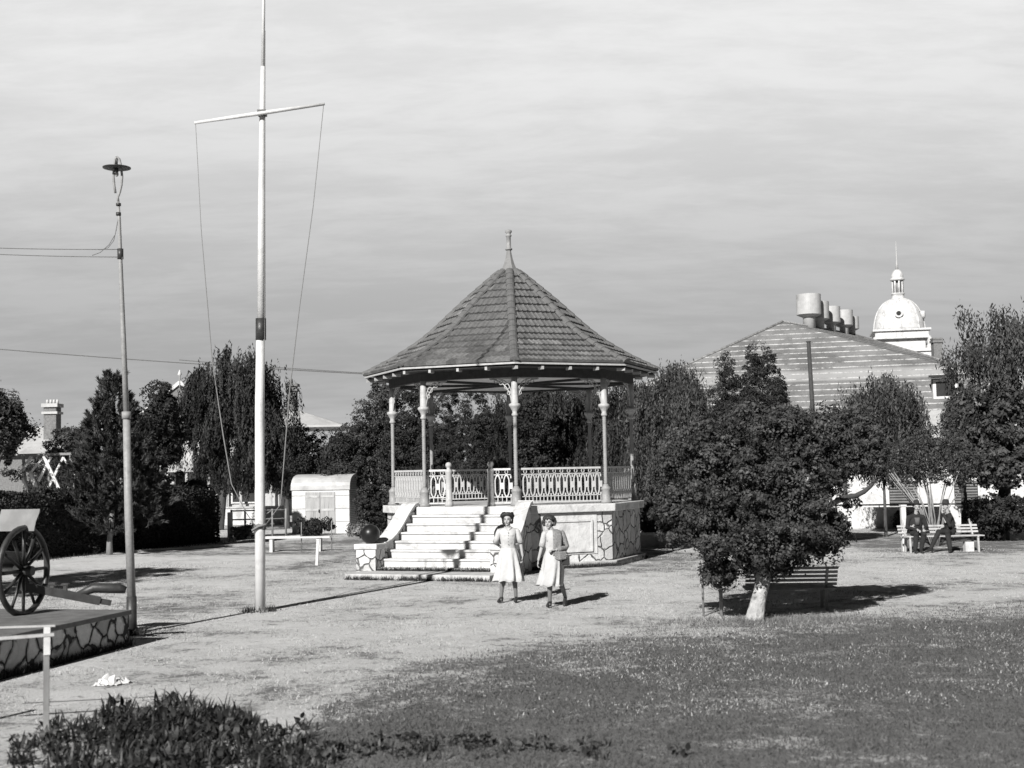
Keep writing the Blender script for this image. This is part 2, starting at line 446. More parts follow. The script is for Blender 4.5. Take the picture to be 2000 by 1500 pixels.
def crown_weep(seed, blobs, nstrand, zmin, lsize=0.09, mt=None, hang=(0.5, 1.8), name='crown', step=0.06):
    """curtains of hanging sprays with gaps between them"""
    rng = np.random.default_rng(seed)
    ncur = max(nstrand // 30, 10)
    cc, dd = blob_points(rng, blobs, ncur, 0.6, 1.16)
    Lc = hang[0] + (hang[1] - hang[0]) * rng.random(ncur) ** 1.3
    ci = rng.integers(0, ncur, nstrand); sp = (0.08 + .20 * rng.random(ncur))[ci]
    c = cc[ci] + rng.normal(size=(nstrand, 3)) * sp[:, None] * np.array([1, 1, .9]); d = dd[ci]
    L = Lc[ci] * (.45 + .7 * rng.random(nstrand))
    L = np.minimum(L, np.maximum(c[:, 2] - zmin * (0.7 + 0.7 * rng.random(nstrand)), 0.15))
    cnt = np.maximum((L / step).astype(int), 3); idx = np.repeat(np.arange(nstrand), cnt)
    k = np.concatenate([np.arange(q) for q in cnt]) * step
    hd = d.copy(); hd[:, 2] = 0; out = 0.35 * (1 - np.exp(-k * 2.0))
    C_ = c[idx] + hd[idx] * out[:, None]; C_[:, 2] -= k - 0.2 * np.exp(-k * 3)
    C_ += rng.normal(size=C_.shape) * 0.03
    # a short leafy arch above every curtain
    A = rng.normal(size=C_.shape) * 0.38; A[:, 2] -= 0.9; A = unit(A)
    nrm = unit(d[idx] + rng.normal(size=C_.shape) * .6)
    B = unit(np.cross(A, nrm))
    s = lsize * (0.6 + 0.8 * rng.random(len(idx)))
    ct = (1 + 0.6 * (rng.random(ncur) * 2 - 1))[ci]
    return leaf_mesh(name, C_, A * s[:, None], B * (s * 0.33)[:, None], ct[idx] * (0.7 + 0.6 * rng.random(len(idx))), mt or LEAF)

def crown_feather(seed, leaders, ntuft, nneed, mt=None, lsize=0.12, name='crown', spread=0.55):
    """leaders: (x, y, z0, z1, radius) flame-shaped columns built of soft upswept plumes"""
    rng = np.random.default_rng(seed); ld = np.array(leaders, float)
    wgt = (ld[:, 3] - ld[:, 2]) * ld[:, 4]; wgt /= wgt.sum()
    npl = max(ntuft // 5, 60); per = int(ntuft * nneed / npl)
    k = rng.choice(len(ld), size=npl, p=wgt); h = rng.random(npl) ** .95
    prof = np.minimum(1, (h + 0.05) * 4) * (1 - h) ** 0.8 * 1.1 + 0.05
    a = rng.random(npl) * 2 * PI
    rr = ld[k, 4] * prof * (0.35 + 0.65 * rng.random(npl) ** 0.45) * (1 + .3 * np.sin(a * 3 + h * 13 + k))
    c = np.stack([ld[k, 0] + rr * np.cos(a), ld[k, 1] + rr * np.sin(a), ld[k, 2] + h * (ld[k, 3] - ld[k, 2]) * .94], 1)
    dirv = unit(np.stack([np.cos(a) * 0.75, np.sin(a) * 0.75, 0.5 + 1.0 * h], 1) + rng.normal(size=(npl, 3)) * 0.25)
    Lp = spread * (.55 + .7 * rng.random(npl)) * (1.05 - .4 * h) * np.clip(ld[k, 4] / .95, .75, 1.1)
    idx = np.repeat(np.arange(npl), per)
    q = rng.random(len(idx)) ** .8
    wv = (.02 + .30 * q * (1 - q) * 1.8) * Lp[idx]
    sd_ = rnd_dirs(rng, len(idx)); side = sd_ - dirv[idx] * (sd_ * dirv[idx]).sum(1, keepdims=True)
    C_ = c[idx] + dirv[idx] * (q * Lp[idx])[:, None] + side * wv[:, None]; C_[:, 2] -= .06 * q
    A = unit(dirv[idx] + side * .7 + rng.normal(size=C_.shape) * 0.28)
    nrm = unit(side + rng.normal(size=C_.shape) * .5); B = unit(np.cross(A, nrm))
    s = lsize * (0.4 + 0.8 * rng.random(len(idx)))
    ct = 1 + 0.35 * (rng.random(npl) * 2 - 1)
    return leaf_mesh(name, C_, A * s[:, None], B * (s * 0.14)[:, None], ct[idx] * (0.7 + 0.6 * rng.random(len(idx))), mt or LEAF_DARK)

def cone(x, y, z0, z1, r, n=8, seed=1):
    rg_ = random.Random(seed); out = []
    for i in range(n):
        u = (i + .3) / n; rr = r * min(1, (u + .12) * 3.2) * (1 - u) ** .6 * rg_.uniform(.85, 1.15) + .07
        out.append((x + rg_.uniform(-.12, .12) * r, y + rg_.uniform(-.12, .12) * r, z0 + (z1 - z0) * (u + .04), rr, rr, (z1 - z0) / n * .95))
    return out
def limbs(targets, base=(0, 0, 0), fork=(0, 0, 1.2), r=0.14, mid=None, seed=1, rend=0.02):
    rg = random.Random(seed); mb = MB()
    p = [Vector(base)] + [Vector(q) for q in (mid or [])] + [Vector(fork)]
    n = len(p)
    mb.tube([p[0] + Vector((0, 0, -0.05)), p[0]] + p[1:], [r * 1.45, r * 1.25] + [r * (1 - 0.3 * (i + 1) / n) for i in range(n - 1)], 12)
    for tg in targets:
        a = Vector(fork); b_ = Vector(tg); pts = [a - Vector((0, 0, 0.1))]; L = (b_ - a).length
        for k in range(1, 5):
            q = a.lerp(b_, k / 4)
            if k < 4: q += Vector((rg.uniform(-1, 1), rg.uniform(-1, 1), rg.uniform(0, 1))) * L * 0.09
            pts.append(q)
        mb.tube(pts, [r * 0.62, r * 0.5, r * 0.36, r * 0.22, rend], 8)
    return mb

def tree(name, label, loc, crown_me, trunk_mb, bark='bark', rz=0.0, scale=1.0, cat='tree', group=None):
    t_ = thing(name, label, cat, loc, rz, group); t_.scale = (scale,) * 3
    if trunk_mb: trunk_mb.build('trunk', M[bark], t_)
    link_mesh('crown', crown_me, t_)
    return t_

def grow(px, Y, top_py, half_px, style, seed, label, name='tree', low_py=980, dens=1.0, mt=None, bark='bark', nb=7, cat='tree', tr_r=.12):
    """a tree standing at depth Y, seen at column px, its top at row top_py and half width half_px"""
    s_ = F / Y; x = PX(px, Y, 2.5); zt = ZY(top_py, px, Y); r_ = half_px / s_; zl = max(ZY(low_py, px, Y), 0.25)
    rg = random.Random(seed)
    if style == 'feather':
        ld = [(0, 0, zl, zt, r_)] + [(rg.uniform(-.5, .5) * r_, rg.uniform(-.5, .3) * r_, zl + rg.uniform(0, .25) * (zt - zl), zt - rg.uniform(.12, .5) * (zt - zl), r_ * rg.uniform(.4, .6)) for _ in range(5)]
        bl = []
        for q_, l_ in enumerate(ld): bl += cone(*l_, 8, seed + q_)
        me_ = crown_clump(seed, bl, int(2600 * dens), 14, .15, .06, .25, mt or LEAF_DARK, lo=.4)
        tr = MB().tube([(0, 0, -.05), (0.03, 0, zl), (0, 0, zt * 0.75)], [0.13, 0.1, 0.02], 8)
    else:
        hz = (zt - zl) / 2; bl = []
        for i in range(nb + 3):
            a = 2 * PI * i / nb + rg.uniform(-.5, .5); q = rg.uniform(.35, .72) * r_
            zc_ = zl + (zt - zl) * rg.uniform(0.22, 0.80); w_ = r_ * rg.uniform(.28, .5)
            bl.append((q * math.cos(a), q * math.sin(a), zc_, w_, w_, hz * rg.uniform(.2, .42)))
        bl.append((rg.uniform(-.35, .35) * r_, 0, zt - hz * 0.30, r_ * 0.38, r_ * 0.38, hz * 0.30))
        bl.append((rg.uniform(-.4, .4) * r_, 0, zt - hz * 0.55, r_ * 0.5, r_ * 0.5, hz * 0.40))
        bl.append((0, 0, zl + hz * 0.75, r_ * 0.75, r_ * 0.75, hz * 0.7))
        if style == 'weep': me_ = crown_weep(seed, bl, int(3300 * dens), zl, mt=mt, lsize=0.07)
        else: me_ = crown_clump(seed, bl, int(1100 * dens), 24, 0.26, 0.055, 0.5, mt)
        tr = limbs([Vector(b_[:3]) * 0.95 for b_ in bl[:5]], fork=(0, 0, max(zl * 0.9, zt * 0.28)), r=tr_r, seed=seed)
    return tree(name, label, (x, Y, 0), me_, tr, bark, cat=cat)

# ------------------------------------------------------------------ bandstand
BX, BY = PX(1004, 35.7, 1.0), 35.7
BROT = R(1.3)
bs = thing('bandstand', 'octagonal bandstand with tiled pointed roof, iron railing and white stone base', 'bandstand', (BX, BY, 0), BROT)
def va(k): return -PI / 2 + k * PI / 4
def octa(r): return [(r * math.cos(va(k)), r * math.sin(va(k))) for k in range(8)]
FL = 1.60
MB().prism(octa(3.50), -0.05, FL - 0.20).build('podium_wall', M['rubble'], bs)
MB().prism(octa(3.64), -0.05, 0.14).build('plinth', M['concrete'], bs, bevel=0.015)
MB().prism(octa(3.63), FL - 0.20, FL).build('cap_slab', M['plaster'], bs, bevel=0.02)
# plaques on the faces either side of the stairs
def facef(k):
    a = -PI / 2 + (k + 0.5) * PI / 4
    return Vector((math.cos(a), math.sin(a), 0)), Vector((-math.sin(a), math.cos(a), 0)), a
def on_face(k, n_, t_, z): nn, tt, a = facef(k); v = nn * n_ + tt * t_; return (v.x, v.y, z)
for k in (0, -2):
    nn, tt, a = facef(k); ap = 3.50 * math.cos(PI / 8)
    rot = Matrix((tt, nn, Vector((0, 0, 1)))).transposed()
    mb = MB(); q0 = 0.1 if k == 0 else 0.0
    mb.box(on_face(k, ap + 0.012, q0, 0.80), (1.32, 0.05, 0.82), rot=rot)
    mb.box(on_face(k, ap + 0.006, q0, 0.86), (1.60, 0.03, 1.06), rot=rot)
    pl = mb.build('plaque', M['plaster'], bs, bevel=0.008)
    mb = MB()
    for (c_, d_) in (((q0, 1.185), (1.30, .05)), ((q0, 0.415), (1.30, .05)), ((q0 - .63, .8), (.05, .72)), ((q0 + .63, .8), (.05, .72))):
        mb.box(on_face(k, ap + 0.048, c_[0], c_[1]), (d_[0], 0.03, d_[1]), rot=rot)
    mb.build('plaque_border', M['plaster'], pl)
# stairs on the face left of the front corner
K = -1
nn, tt, aS = facef(K); rotS = Matrix((tt, nn, Vector((0, 0, 1)))).transposed()
mb = MB(); n0 = 3.26; tr_ = 0.292
for k in range(1, 8):
    zt = FL - 0.2 * k; hw = 1.42 + 0.02 * k
    mb.box(on_face(K, (n0 + n0 + tr_ * k) / 2, 0, (zt - .045 - .1) / 2), (2 * hw, tr_ * k, zt - .045 + .1), rot=rotS)
    mb.box(on_face(K, n0 + tr_ * k - tr_ / 2 + .012, 0, zt - .0225), (2 * hw + .002, tr_ + 0.045, 0.045), rot=rotS)
mb.build('steps', M['plaster'], bs)
MB().box(on_face(K, 5.84, 0, 0.04), (3.70, 1.0, 0.19), rot=rotS).build('bottom_slab', M['concrete'], bs, bevel=0.015)
prof = [(3.20, 1.64), (3.40, 1.60), (3.62, 1.46), (3.82, 1.30), (4.02, 1.13), (4.22, 0.98), (4.42, 0.86), (4.62, 0.77), (4.82, 0.72), (4.95, 0.70)]
for sg in (-1, 1):
    vs = []; fs = []
    for i, (n_, z) in enumerate(prof):
        u_ = i / (len(prof) - 1); ti = 1.42 + 0.12 * u_; to = 1.70 + 0.16 * u_
        for (tq, zq) in ((ti, -0.05), (ti, z), (to, z), (to, -0.05)): vs.append(on_face(K, n_, sg * tq, zq))
    for i in range(len(prof) - 1):
        for q in range(4):
            q2 = (q + 1) % 4; f_ = (i * 4 + q, i * 4 + q2, i * 4 + 4 + q2, i * 4 + 4 + q); fs.append(f_ if sg > 0 else f_[::-1])
    fs.append((0, 1, 2, 3)); e = (len(prof) - 1) * 4; fs.append((e, e + 1, e + 2, e + 3))
    sw = MB().add(vs, fs).build('stair_wall', M['rubble'], bs)
    vs = []; fs = []
    for i, (n_, z) in enumerate(prof):
        u_ = i / (len(prof) - 1); ti = 1.37 + 0.12 * u_; to = 1.76 + 0.16 * u_
        for (tq, zq) in ((ti, z + .001), (ti, z + .09), (to, z + .09), (to, z + .001)): vs.append(on_face(K, n_, sg * tq, zq))
    for i in range(len(prof) - 1):
        for q in range(4):
            q2 = (q + 1) % 4; f_ = (i * 4 + q, i * 4 + q2, i * 4 + 4 + q2, i * 4 + 4 + q); fs.append(f_ if sg > 0 else f_[::-1])
    fs.append((0, 1, 2, 3)); fs.append((e, e + 1, e + 2, e + 3))
    MB().add(vs, fs).build('coping', M['plaster'], sw, bevel=0.012)
    pil = MB().box(on_face(K, 5.19, sg * 1.76, 0.30), (0.52, 0.50, 0.70), rot=rotS).build('pillar', M['rubble'], bs)
    MB().box(on_face(K, 5.19, sg * 1.76, 0.715), (0.62, 0.58, 0.13), rot=rotS).build('pillar_cap', M['plaster'], pil, bevel=0.02)
bmat = Matrix.Translation((BX, BY, 0)) @ Matrix.Rotation(BROT, 4, 'Z')
for sg, lab in ((-1, 'black iron ball on the white pillar at the left foot of the stairs'), (1, 'black iron ball on the right stair pillar half hidden behind the dark-haired woman')):
    p = bmat @ Vector(on_face(K, 5.19, sg * 1.76, 0.78))
    o = MB().ball((0, 0, 0.225), 0.24, 32).build('iron_ball', M['ball']); o.location = p; tag(o, lab, 'iron ball')
# columns
RC = 3.33
def column():
    mb = MB()
    mb.lathe([(.15, 0), (.15, .07), (.115, .09), (.115, .34), (.13, .36), (.13, .40), (.075, .46), (.058, .50)], n=16)
    prof_ = [(.052, .5)]
    z = .5
    while z < 2.28:      # twisted-bead shaft
        prof_ += [(.046, z + .03), (.053, z + .06)]; z += .06
    mb.lathe(prof_, n=12)
    return mb
colp = []
for k in range(8):
    x, y = RC * math.cos(va(k)), RC * math.sin(va(k))
    mb = column()
    c_ = mb.build('column', M['iron'], bs); c_.location = (x, y, FL); c_.rotation_euler = (0, 0, va(k))
    MB().lathe([(.055, 2.26), (.09, 2.30), (.06, 2.36), (.07, 2.40), (.13, 2.50), (.15, 2.52), (.15, 2.57), (.09, 2.60), (.085, 2.98), (.075, 3.28)], n=14).build('capital', M['iron_white'], c_)
    for sg in (-1, 1):      # curved lace brackets towards both neighbours
        ang = PI / 2 * sg + sg * PI / 8
        dx, dy = math.cos(ang), math.sin(ang)
        mb = MB()
        def q(u, z): return (dx * u, dy * u, z)
        arc = [(0.09 + 0.56 * (1 - math.cos(a)), 2.62 + 0.60 * math.sin(a)) for a in np.linspace(0, PI / 2, 9)]
        mb.tube([q(*p) for p in arc], 0.016, 6)
        arc2 = [(0.09 + 0.34 * (1 - math.cos(a)), 2.84 + 0.38 * math.sin(a)) for a in np.linspace(0, PI / 2, 8)]
        mb.tube([q(*p) for p in arc2], 0.013, 6)
        for (cu, cz, cr) in ((.20, 3.02, .07), (.36, 3.13, .055), (.15, 2.86, .045), (.50, 3.17, .045)):
            mb.tube([q(cu + cr * math.cos(a), cz + cr * math.sin(a)) for a in np.linspace(0, 2 * PI, 11)], 0.011, 5, caps=False)
        mb.tube([q(.07, 3.235), q(.68, 3.235)], 0.016, 6)
        mb.build('bracket', M['iron_white'], c_)
# railings
def rail_panel(L):
    mb = MB(); h = 0.90
    for z, hh in ((h, .05), (h - .14, .022), (.20, .022), (.05, .03)):
        mb.box((L / 2, 0, z), (L, .035 if hh > .025 else .022, hh))
    n = max(2, round(L / .205)); st = L / n
    for i in range(n):
        u = st * (i + .5); w_ = st * .29
        lo, hi = .20, h - .14
        pts = [(u, lo), (u - w_ * .6, lo + .05), (u - w_, lo + .13), (u - w_, hi - .13), (u - w_ * .6, hi - .05), (u, hi), (u + w_ * .6, hi - .05), (u + w_, hi - .13), (u + w_, lo + .13), (u + w_ * .6, lo + .05), (u, lo)]
        for (x1, z1), (x2, z2) in zip(pts, pts[1:]): mb.beam((x1, 0, z1), (x2, 0, z2), .028, .024, upv=(0, 1, 0))
        mb.box((u, 0, .125), (.022, .022, .15))
        mb.tube([(u + .042 * math.cos(a), 0, h - .07 + .05 * math.sin(a)) for a in np.linspace(0, 2 * PI, 9)], .010, 5, caps=False)
        if i < n - 1 or True:
            mb.box((u + st / 2, 0, (lo + hi) / 2), (st * .40, .026, .16))
            mb.box((u + st / 2, 0, hi - .02 - .035), (.03, .02, .07))
            mb.box((u + st / 2, 0, lo + .035), (.03, .02, .07))
            mb.box((u + st / 2, 0, .12), (.016, .018, .15))
    return mb
Ledge = 2 * RC * math.sin(PI / 8)
M['rail_white'] = mat('railing_paint', 0.52, 0.5, 0.08, 20, stain=0.15, sscale=6)
pan = rail_panel(Ledge - .30).mesh('railing', M['rail_white'])
short = rail_panel(0.48).mesh('railing', M['rail_white'])
for k in range(8):
    nn, tt, a = facef(k); ap = RC * math.cos(PI / 8)
    if k == 7:
        for t0 in (-Ledge / 2 + .14, Ledge / 2 - .14 - .48):
            o = link_mesh('railing', short, bs); v = nn * ap + tt * t0; o.location = (v.x, v.y, FL + .03); o.rotation_euler = (0, 0, a + PI / 2)
        for t0 in (-Ledge / 2 + .14 + .55, Ledge / 2 - .14 - .55):
            v = nn * ap + tt * t0
            MB().lathe([(.11, 0), (.11, .10), (.085, .12), (.085, .85), (.10, .88), (.10, .93), (.05, .96), (.05, 1.0), (.075, 1.03), (.085, 1.07), (.06, 1.12), (.01, 1.14)], (v.x, v.y, FL), 14).build('newel_post', M['iron_white'], bs)
    else:
        o = link_mesh('railing', pan, bs); v = nn * ap - tt * (Ledge / 2 - .15); o.location = (v.x, v.y, FL + .03); o.rotation_euler = (0, 0, a + PI / 2)
# frieze, beam, ceiling
def ringprism(mb, r1, r2, z0, z1):
    o1, o2 = octa(r1), octa(r2); n = 8
    vs = [(x, y, z0) for x, y in o1] + [(x, y, z1) for x, y in o1] + [(x, y, z0) for x, y in o2] + [(x, y, z1) for x, y in o2]
    fs = []
    for i in range(n):
        j = (i + 1) % n
        fs += [(i, j, n + j, n + i), (2 * n + j, 2 * n + i, 3 * n + i, 3 * n + j), (n + i, n + j, 3 * n + j, 3 * n + i), (j, i, 2 * n + i, 2 * n + j)]
    return mb.add(vs, fs)
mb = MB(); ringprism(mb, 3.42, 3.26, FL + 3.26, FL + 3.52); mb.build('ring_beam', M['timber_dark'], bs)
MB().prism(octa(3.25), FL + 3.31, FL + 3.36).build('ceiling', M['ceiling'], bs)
mb = MB()
for k in range(8):
    x, y = math.cos(va(k)), math.sin(va(k))
    mb.beam((x * .15, y * .15, FL + 3.28), (x * 3.2, y * 3.2, FL + 3.28), .07, .07)
mb.lathe([(.10, 3.18), (.16, 3.22), (.16, 3.308)], (0, 0, FL), 12)
mb.build('ceiling_rib', M['timber_dark'], bs)
# soffit + fascia + rafter ends
ZE = 5.22
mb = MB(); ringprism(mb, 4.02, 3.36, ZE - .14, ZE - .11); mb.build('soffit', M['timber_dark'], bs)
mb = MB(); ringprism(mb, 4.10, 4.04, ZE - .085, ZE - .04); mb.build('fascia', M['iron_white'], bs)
for k in range(8):
    nn, tt, a = facef(k); ap = 4.06 * math.cos(PI / 8); hl = 4.06 * math.sin(PI / 8)
    for t0 in (-hl + .06, -hl / 2, 0, hl / 2):
        v = nn * (ap - .12) + tt * t0
        MB().box((v.x, v.y, ZE - .165), (.22, .065, .08), rz=a).build('rafter_end', M['iron_white'], bs)
# tiled roof
RP = [(4.12, 5.20), (3.34, 5.58), (2.64, 6.00), (2.22, 6.32), (1.90, 6.61), (1.24, 7.22), (0.24, 8.06)]
c8 = math.cos(PI / 8); t8 = math.tan(PI / 8)
seg = []; tot_ = 0
for (ra, za), (rb, zb) in zip(RP, RP[1:]):
    L = math.hypot((ra - rb) * c8, zb - za); seg.append((tot_, tot_ + L, ra * c8, za, rb * c8, zb)); tot_ += L
def rprof(s_):
    for a_, b_, r1, z1, r2, z2 in seg:
        if s_ <= b_ + 1e-9:
            u = (s_ - a_) / (b_ - a_); nrm = Vector((z2 - z1, r1 - r2)).normalized()
            return r1 + (r2 - r1) * u, z1 + (z2 - z1) * u, nrm
    return seg[-1][4], seg[-1][5], nrm
NCR = 14; cs = tot_ / NCR
rg = random.Random(3)
for k in range(8):
    nn, tt, a = facef(k); mb = MB()
    for c in range(NCR):
        s0, s1 = c * cs, min((c + 1) * cs + 0.02, tot_)
        r1, z1, nv = rprof(s0); r2, z2, nv2 = rprof(s1); w1, w2 = r1 * t8, r2 * t8
        lift = 0.068; TW = 0.275
        offs = (c % 2) * TW / 2
        j = math.floor((-w1 - offs) / TW)
        while j * TW + offs < w1:
            ua, ub = j * TW + offs, (j + 1) * TW + offs; j += 1
            tint = rg.choice([.82, .9, .95, 1, 1, 1.05, 1.1, 1.2])
            if k in (7, 6) and rg.random() < .07: tint = 1.5
            if c < 4 and rg.random() < .12: tint = 1.5
            row = []
            for fr, hh in ((0, .012), (.12, .026), (.3, .0), (.5, .0), (.56, .024), (.68, .0), (.94, .0), (1.0, .012)):
                u = ua + (ub - ua) * fr
                ul = max(-w1, min(w1, u)); uu = max(-w2, min(w2, u))
                def pt(u_, r_, z_, nv_, h_): 
                    v = nn * (r_ + nv_.x * h_) + tt * u_; return (v.x, v.y, z_ + nv_.y * h_)
                jit = 0.0
                row.append((pt(ul, r1, z1, nv, 0.0), pt(ul, r1, z1, nv, lift + hh), pt(uu, r2, z2, nv2, .008 + hh)))
            for p, q_ in zip(row, row[1:]):
                if (Vector(p[1]) - Vector(q_[1])).length < 1e-5 and (Vector(p[2]) - Vector(q_[2])).length < 1e-5: continue
                mb.add([p[0], q_[0], q_[1], p[1]], [(0, 1, 2, 3)], 0, tint)
                mb.add([p[1], q_[1], q_[2], p[2]], [(0, 1, 2, 3)], 0, tint)
    mb.build('roof_slope', M['tile'], bs)
for k in range(8):
    x, y = math.cos(va(k)), math.sin(va(k)); mb = MB(); n_ = 17
    for c in range(n_):
        s0, s1 = tot_ * c / n_, min(tot_ * (c + 1) / n_ + .05, tot_)
        ra, za, n1 = rprof(s0); rb, zb, n2 = rprof(s1)
        ra, rb = ra / c8, rb / c8
        A_ = Vector((x * ra, y * ra, za)); B_ = Vector((x * rb, y * rb, zb)); d = (B_ - A_).normalized()
        side = Vector((-y, x, 0)); nv = side.cross(d); nv = nv if nv.z > 0 else -nv
        vs = []; R1, R2 = .125, .108
        for (Q, RR, l) in ((A_, R1, .060), (B_, R2, .045)):
            for i in range(7):
                aa = PI * i / 6; vs.append(Q + side * math.cos(aa) * RR + nv * (math.sin(aa) * RR * .75 + l * .45))
        fs = [(i, i + 1, 8 + i, 7 + i) for i in range(6)] + [tuple(range(7))]
        mb.add(vs, fs, 0, rg.uniform(.85, 1.15))
    mb.build('hip_capping', M['hip'], bs)
mb = MB(); mb.lathe([(.30, 8.02), (.24, 8.10), (.16, 8.28), (.11, 8.45), (.075, 8.62), (.065, 8.70)], n=8, smooth=False, a0=PI / 8)
fin = mb.build('finial', M['lead'], bs)
MB().lathe([(.10, 8.69), (.10, 8.73), (.066, 8.75), (.060, 9.06), (.085, 9.08), (.085, 9.11), (.06, 9.13), (.065, 9.16), (.10, 9.20), (.085, 9.25), (.03, 9.27)], n=14).build('finial_post', M['iron'], fin)
# floor boards and a few notes of structure inside
MB().prism(octa(3.3), FL - .01, FL + .012).build('floor', M['floor'], bs)

# ------------------------------------------------------------------ flagpole
fb = G(508, 1194)
fp = thing('flagpole', 'tall white painted flagpole with a slanting crossyard in front of the bandstand', 'flagpole', fb)
YF = fb.y
def fpt(px, py, dy=0.0): v = P(px, py, YF + dy); return (v.x - fb.x, v.y - fb.y, v.z)
a_, b_ = fpt(508, 1200), fpt(509, 632)
MB().tube([(a_[0], 0, -.1), fpt(508, 1000), fpt(507, 800), b_], [.098, .093, .086, .077], 20).build('mast', M['white'], fp)
MB().tube([fpt(509.5, 664, -.0), fpt(509.5, 622, -.0)], .098, 18).build('iron_collar', M['dark_iron'], fp)
tp = fpt(514.5, 42)
MB().tube([fpt(510.5, 628, .03), fpt(511, 400, .03), fpt(512.5, 225, .03), fpt(513.5, 130, .03)], [.078, .068, .056, .040], 16).build('topmast', M['white'], fp)
top13 = Vector(tp); d_ = (top13 - Vector(fpt(513.5, 130, .03))).normalized()
e_ = Vector(fpt(513.5, 130, .03)) + d_ * ((12.9 - fpt(513.5, 130)[2]) / d_.z)
MB().tube([fpt(513.5, 135, .03), e_], [.036, .022], 10).build('pole_tip', M['white'], fp)
ya, yb = fpt(380, 240, -.1), fpt(634, 203, -.1)
MB().tube([ya, tuple((Vector(ya) + Vector(yb)) / 2), yb], [.028, .042, .028], 10).build('yard', M['white'], fp)
MB().box(fpt(512, 221, -.05), (.16, .16, .10)).build('yard_bracket', M['dark_iron'], fp)
MB().tube([fpt(382, 242, -.1), fpt(393, 450, -.1), fpt(414, 700, -.1), fpt(436, 850, -.08), fpt(452, 945, -.06), fpt(480, 1000, -.05), fpt(503, 1034, -.1)], [.006, .006, .009, .012, .010, .006, .006], 6).build('halyard', M['rope'], fp)
MB().tube([fpt(632, 205, -.1), fpt(612, 400, -.1), fpt(585, 600, -.1), fpt(566, 760, -.08), fpt(548, 985, -.06), fpt(514, 1032, -.1)], [.007, .007, .008, .011, .010, .006], 6).build('halyard', M['rope'], fp)
MB().tube([fpt(518, 60, -.05), fpt(517.5, 230, -.05), fpt(517, 600, -.05), fpt(515, 1030, -.1)], .006, 5).build('halyard', M['rope'], fp)
mb = MB()
for i in range(5): mb.tube([(.11 * math.cos(a), .03 + .13 * math.sin(a), fpt(508, 1033)[2] + i * .018 + .02 * math.sin(3 * a)) for a in np.linspace(0, 2 * PI, 13)], .011, 5)
mb.tube([fpt(492, 1036, -.12), fpt(505, 1028, -.14), fpt(520, 1024, -.12)], .02, 6)
mb.build('rope_coil', M['rope'], fp)
MB().box((a_[0], -.0, .0), (.34, .34, .05)).build('base_plate', M['concrete'], fp)

# ------------------------------------------------------------------ lamp post
lb = G(257, 1238)
lm = thing('lamp_post', 'slender grey lamp post with flat disc shade in a hoop at the plinth corner', 'lamp post', lb)
YL = lb.y
def lpt(px, py, dy=0.0): v = P(px, py, YL + dy); return (v.x - lb.x, v.y - lb.y, v.z)
MB().tube([(lpt(257, 1238)[0], 0, -.05), lpt(257, 1165), ], [.085, .08], 16).build('foot', M['dark_iron'], lm)
MB().tube([lpt(257, 1166), lpt(251, 1000), lpt(247, 812)], [.068, .064, .058], 16).build('lower_pole', M['iron'], lm)
MB().tube([lpt(247, 818), lpt(247, 804)], [.074, .074], 16).build('joint_collar', M['iron'], lm)
MB().tube([lpt(247, 812), lpt(241, 660), lpt(235, 505), lpt(233, 430), lpt(231, 394)], [.048, .042, .034, .026, .020], 12).build('upper_pole', M['iron'], lm)
mb = MB()
for (q1, q2) in ((415, 421), (397, 402)): mb.tube([lpt(231.5, q1), lpt(231.5, q2)], .042, 10)
mb.tube([lpt(235, 486), lpt(235.3, 506)], .05, 10); mb.beam(lpt(229, 504, -.02), lpt(240, 504, -.02), .03, .03)
mb.build('clamp', M['dark_iron'], lm)
hp = [(231, 394), (230, 386), (234, 375), (237, 362), (238.5, 345), (236.5, 325), (233, 311), (229, 306.5), (225, 311), (222.5, 325), (221.5, 345), (223, 362), (225.5, 377)]
MB().tube([lpt(x, y) for x, y in hp], .020, 8).build('hoop', M['iron'], lm)
cz = lpt(228, 327)
MB().lathe([(.02, .03), (.06, .028), (.225, .0), (.225, -.012), (.05, -.02)], cz, 28).build('shade', M['dark_iron'], lm)
mb = MB(); mb.lathe([(.018, .18), (.018, .03)], cz, 8); mb.lathe([(.03, -.02), (.03, -.07), (.02, -.08)], cz, 10); mb.build('lamp_holder', M['dark_iron'], lm)
MB().ball((cz[0], cz[1], cz[2] - .11), (.032, .032, .045), 12).build('bulb', M['iron_white'], lm)
def sagwire(p, q, sag, r, name, label, n=14):
    mb = MB(); p = Vector(p); q = Vector(q)
    mb.tube([p.lerp(q, i / n) - Vector((0, 0, sag * 4 * (i / n) * (1 - i / n))) for i in range(n + 1)], r, 5)
    o = mb.build(name, M['wire']); o.location = (0, 0, 0); return tag(o, label, 'wire')
sagwire(P(233, 487, YL), P(-120, 480, YL), .02, .006, 'supply_wire', 'upper of two thin wires running left from the lamp post')
sagwire(P(234, 502, YL), P(-120, 491, YL), .02, .006, 'supply_wire', 'lower of two thin wires running left from the lamp post')
mb = MB(); mb.tube([lpt(231, 425), lpt(227, 450), lpt(222, 470), lpt(211, 484), lpt(196, 488), lpt(188, 487)], .005, 5)
mb.tube([lpt(230, 430), lpt(225, 458), lpt(213, 478), lpt(196, 493), lpt(180, 499)], .005, 5); mb.build('lead_wire', M['wire'], lm)
sagwire(P(-120, 672, 62), P(760, 733, 62), .1, .022, 'overhead_wire', 'long overhead wire crossing the sky behind the lamp post and flagpole')
sagwire(P(350, 703, 63), P(1000, 742, 63), .1, .018, 'overhead_wire', 'thin overhead wire just above the house roof right of the flagpole')

